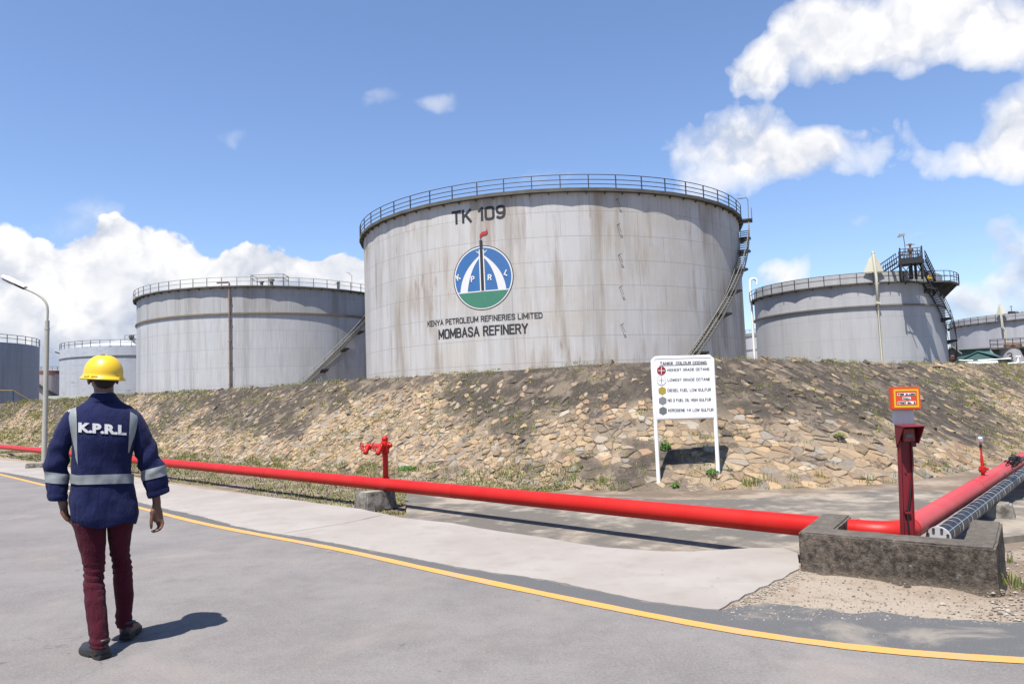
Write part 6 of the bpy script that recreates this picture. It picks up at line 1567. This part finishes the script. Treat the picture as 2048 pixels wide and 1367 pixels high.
for keys, sd_, band, nm_ in ((LS, 1.3, (.655, .775), 'sleeve'), (RS_, 4.1, (.62, .755), 'sleeve')):
    rg = sleeve(keys, sd_); mb = MB(); n = 46
    rings = [rg(i/n) for i in range(n+1)]
    c = sum(rings[-1], Vector())/len(rings[-1]); rings.append([c+(p-c)*.80+Zv*.012 for p in rings[-1]])
    mb.loft(rings, cap=True); slv = mb.build(nm_, NAVY, jk, 180)
    mb = MB(); mb.loft([rg(lerp(band[0], band[1], i/8), .003) for i in range(9)], cap=False); mb.build('reflective_strip', REFLECT, jk, 180)
    mb = MB(); mb.loft([rg(lerp(.90, .99, i/5), .004+.003*sin(pi*i/5)) for i in range(6)], cap=False); mb.build('cuff', NAVY, jk, 180)
# waist band and the two shoulder bands of tape
mb = MB(); rows = []
for i in range(7):
    row = []
    for k in range(49):
        px = lerp(140.4, 267.0, k/48); py = lerp(948.5, 967.5, i/6)+lerp(1.5, -2.0, k/48)-3.0*(1-sstep(px, 140, 158)); row.append(back(px, py, .005))
    rows.append(row)
mb.loft(rows, cap=False, closed_ring=False); mb.build('reflective_strip', REFLECT, jk, 180)
def vband(L, Rr):
    rows = []; n = 26
    for i in range(n+1):
        t = i/n; l = interp(L, t); r = interp(Rr, t); rows.append([back(lerp(l[0], r[0], k/6), lerp(l[1], r[1], k/6), .0045) for k in range(7)])
    mb = MB(); mb.loft(rows, cap=False, closed_ring=False); mb.build('reflective_strip', REFLECT, jk, 180)
vband([(0, 137, 819), (.3, 139, 845), (.6, 144, 872), (.85, 149.5, 897), (1, 152, 915)], [(0, 153, 813.5), (.3, 154.5, 845), (.6, 155, 872), (.85, 155.5, 905), (1, 156.5, 930)])
vband([(0, 260, 816.5), (.3, 258.5, 845), (.6, 257, 870), (.85, 256, 890), (1, 255, 905)], [(0, 276, 824), (.3, 274, 845), (.6, 269.5, 868), (.85, 263, 886), (1, 258, 904)])
mb = MB()
text_mesh(mb, 'K.P.R.L', lambda u, v: back(lerp(157.5, 252, u), lerp(865.5, 845.5, v)+lerp(-1.5, 4.5, u), .0055), .055, 1.0); mb.build('lettering', WHITECLOTH, jk, fixn=False)

# ---- trousers: two legs and the seat
mb = MB()
def leg(keys, seed):
    rings = []; n = 64
    for i in range(n+1):
        t = i/n; lx, ly, rx, ry, dep, sh = interp(keys, t); a = J(lx, ly, sh); b = J(rx, ry, sh); c = (a+b)/2; ax = (b-a).normalized(); h = (b-a).length/2; ring = []
        for k in range(32):
            th = 2*pi*k/32; cs, sn = cos(th), sin(th); n_ = 2.15
            p = c+ax*(h*math.copysign(abs(cs)**(2/n_), cs))+UV*(dep*math.copysign(abs(sn)**(2/n_), sn))
            kn = math.exp(-((t-.42)/.10)**2)+.9*math.exp(-((t-.97)/.06)**2)
            d = wrinkle(p+Vector((seed, 0, 0)), .0035+.004*kn, 11, (1, 1, 1.6))+kn*.0055*sin(p.z*150+2.5*noise.noise(p*6)+1.6*cs*(1 if seed < 3 else -1))
            p += (ax*cs+UV*sn)*d; ring.append(p)
        rings.append(ring)
    mb.loft(rings)
leg([(0, 141, 1030, 214, 1030, .118, 0), (.08, 144, 1048, 213.5, 1052, .115, 0), (.2, 154.5, 1085, 212, 1085, .098, .0), (.34, 164.5, 1128, 210.5, 1124, .083, .0), (.43, 166.5, 1152, 208.5, 1152, .076, -.01), (.52, 166.5, 1176, 210.5, 1178, .078, -.035), (.68, 170.5, 1218, 213.5, 1216, .076, -.08), (.84, 175, 1255, 217, 1254, .068, -.12), (.95, 178, 1280, 218.5, 1281, .064, -.145), (1.0, 180, 1293, 217.5, 1292, .062, -.155)], 1.0)
leg([(0, 212, 1030, 276, 1030, .112, .005), (.1, 213.5, 1050, 268, 1046, .106, .025), (.25, 217, 1088, 261, 1085, .088, .06), (.38, 221.5, 1115, 260.5, 1112, .080, .09), (.5, 225.5, 1145, 265.5, 1142, .076, .11), (.68, 228, 1184, 267, 1182, .074, .135), (.84, 232, 1216, 266, 1214, .066, .155), (.91, 230.5, 1230, 265, 1228, .064, .165), (.96, 231.5, 1242, 266, 1240, .062, .17), (1.0, 233, 1253, 266, 1252, .058, .175)], 5.0)
mb.build('trousers', MAROON, pe, 180)

# ---- shoes
def shoe(heel, toe, zs=0.0, lift=0.0):
    ax = (toe-heel); ax.z = 0; Ls = ax.length; ax.normalize(); sd_ = Vector((ax.y, -ax.x, 0)); mb = MB(); rings = []
    for u, w_, h_, z0 in ((.0, .030, .050, .030), (.03, .037, .074, .026), (.12, .041, .082, .024), (.30, .041, .080, .024), (.42, .043, .066, .024), (.55, .048, .055, .024), (.72, .052, .044, .025), (.88, .046, .036, .027), (.97, .030, .026, .030), (1.0, .012, .016, .034)):
        c = heel+ax*Ls*u; ring = []
        for k in range(24):
            th = 2*pi*k/24; cs, sn = cos(th), sin(th); z = z0+(h_*max(0, sn) if sn > 0 else .006*sn)
            ring.append(Vector((c.x, c.y, 0))+sd_*(w_*math.copysign(abs(cs)**.85, cs)*(1-.25*max(0, sn)))+Vector((0, 0, z+lift*(1-u)+.012*(1-min(1, abs(u-.1)/.1))*0)))
        rings.append(ring)
    mb.loft(rings); so_ = mb.build('shoe', SHOE, pe, 180)
    mb = MB(); rings = []
    for u, w_, zb in ((.0, .026, .010), (.02, .036, .002), (.12, .043, .0), (.28, .043, .0), (.31, .042, .010), (.40, .042, .010), (.44, .047, .0), (.72, .055, .0), (.88, .049, .004), (.98, .030, .012), (1.01, .010, .020)):
        c = heel+ax*(Ls*u*1.01-.003); zt_ = .028+.006*sstep(u, .8, 1)
        rings.append([Vector((c.x, c.y, z+lift*(1-u))) + sd_*w_*s for s, z in ((-1.0, zb), (1.0, zb), (1.04, (zb+zt_)/2), (1.0, zt_), (-1.0, zt_), (-1.04, (zb+zt_)/2))])
    mb.loft(rings); mb.build('sole', SOLE, so_, 40)
    # padded collar and laces
    c = heel+ax*Ls*.22; mb = MB(); mb.tube([Vector((c.x, c.y, .100+lift*.8+.010*cos(2*pi*k/20)*-1))+ax*(.062*cos(2*pi*k/20))+sd_*(.040*sin(2*pi*k/20)) for k in range(20)], .010, 8, closed=True); mb.build('collar_pad', SHOE, so_, 60)
    mb = MB(); q = heel+ax*Ls*.46; q = Vector((q.x, q.y, .088)); 
    for sg in (-1, 1): mb.tube([q, q+sd_*sg*.03+Vector((0, 0, .012))-ax*.012, q+sd_*sg*.045+Vector((0, 0, -.004)), q+sd_*sg*.02], .0025, 6)
    for k in range(3): z = heel+ax*Ls*(.44+.05*k); mb.tube([Vector((z.x, z.y, .092-.010*k))-sd_*.022, Vector((z.x, z.y, .098-.010*k)), Vector((z.x, z.y, .092-.010*k))+sd_*.022], .0025, 6)
    mb.build('lace', SHOE, so_, 60)
hl = J(211, 1318, -.20); hl.z = 0; tl2 = hl-RV*.36+UV*.80; tl2 = hl+(tl2-hl).normalized()*.295; shoe(hl, tl2)
hr_ = J(250, 1278, .115); hr_.z = 0; tr2 = hr_+(UV*.93+RV*.22).normalized()*.295; shoe(hr_, tr2, lift=.012)

# ---- hard hat
HT = J(206.3, 752.5, .03); tl_a = rad(3.5); hR = (HR*cos(tl_a)-Zv*sin(tl_a)).normalized(); hF = (HF*cos(rad(3))+Zv*sin(rad(3))).normalized(); hU = hR.cross(hF).normalized()
if hU.z < 0: hU = -hU
mb = MB(); rings = []; K = 64
def hring(sx, sy, z, ridge=0.0, front=0.0):
    out = []
    for k in range(K):
        a = 2*pi*k/K; cs, sn = cos(a), sin(a); x, y = sx*cs, sy*sn
        if sn > 0: y += front*sn**3
        zz = z
        out.append(HT+hR*x+hF*y+hU*zz)
    return out
prof = [(.1335, .158, -.022, .030), (.1345, .159, -.018, .030), (.132, .155, -.012, .026), (.123, .143, -.004, .012), (.118, .137, .004, .004), (.1165, .135, .018, 0)]
for sx, sy, z, fr_ in prof: rings.append(hring(sx, sy, z, 0, fr_))
for i in range(1, 15):
    t = i/14*pi/2; rings.append(hring(.1165*cos(t)**.82+.0002, .135*cos(t)**.82+.0002, .018+.124*sin(t)**1.05))
inn = [[HT+(p-HT)*.965-hU*.003 for p in r] for r in rings]
mb.loft(inn[:1]+rings, cap=False); mb.f.append([len(mb.v)-K+k for k in range(K)]); mb.mi.append(0)
he = mb.build('hard_hat', HELMET, pe, 60)
mb = MB()                                          # three raised ribs over the crown
for xo, wr_, hh in ((0, .016, .005), (-.042, .008, .004), (.042, .008, .004)):
    rows = []
    for i in range(25):
        t = lerp(-.30, 1.0, i/24)*pi/2; t = lerp(rad(-62), rad(62), i/24); sxx = xo
        s_ = math.sqrt(max(0, 1-(xo/.1165)**2)); y = .135*s_*sin(t); z = .018+.124*max(0.0, 1-(xo/.1165)**2-(y/.135)**2)**.55
        rows.append([HT+hR*(xo+wr_*q)+hF*y+hU*(z+hh*(1-q*q)-.001-.06*abs(q*wr_)) for q in (-1, -.6, 0, .6, 1)])
    mb.loft(rows, cap=False, closed_ring=False)
mb.build('crown_rib', HELMET, he, 180)
mb = MB()
for aa in (-152, -128, -52):                       # accessory slots and rain gutter bumps on the rim
    mb = MB(); a = rad(aa); p = HT+hR*(.127*cos(a))+hF*(.148*sin(a))+hU*(-.004); tv_ = (hR*(-sin(a))+hF*cos(a)).normalized(); nv = (hR*cos(a)+hF*sin(a)).normalized()
    mb.box(p, (.045, .014, .012), Matrix((tv_, nv, hU)).transposed(), .004)
    mb.build('rim_slot', HELMET, he, 60)
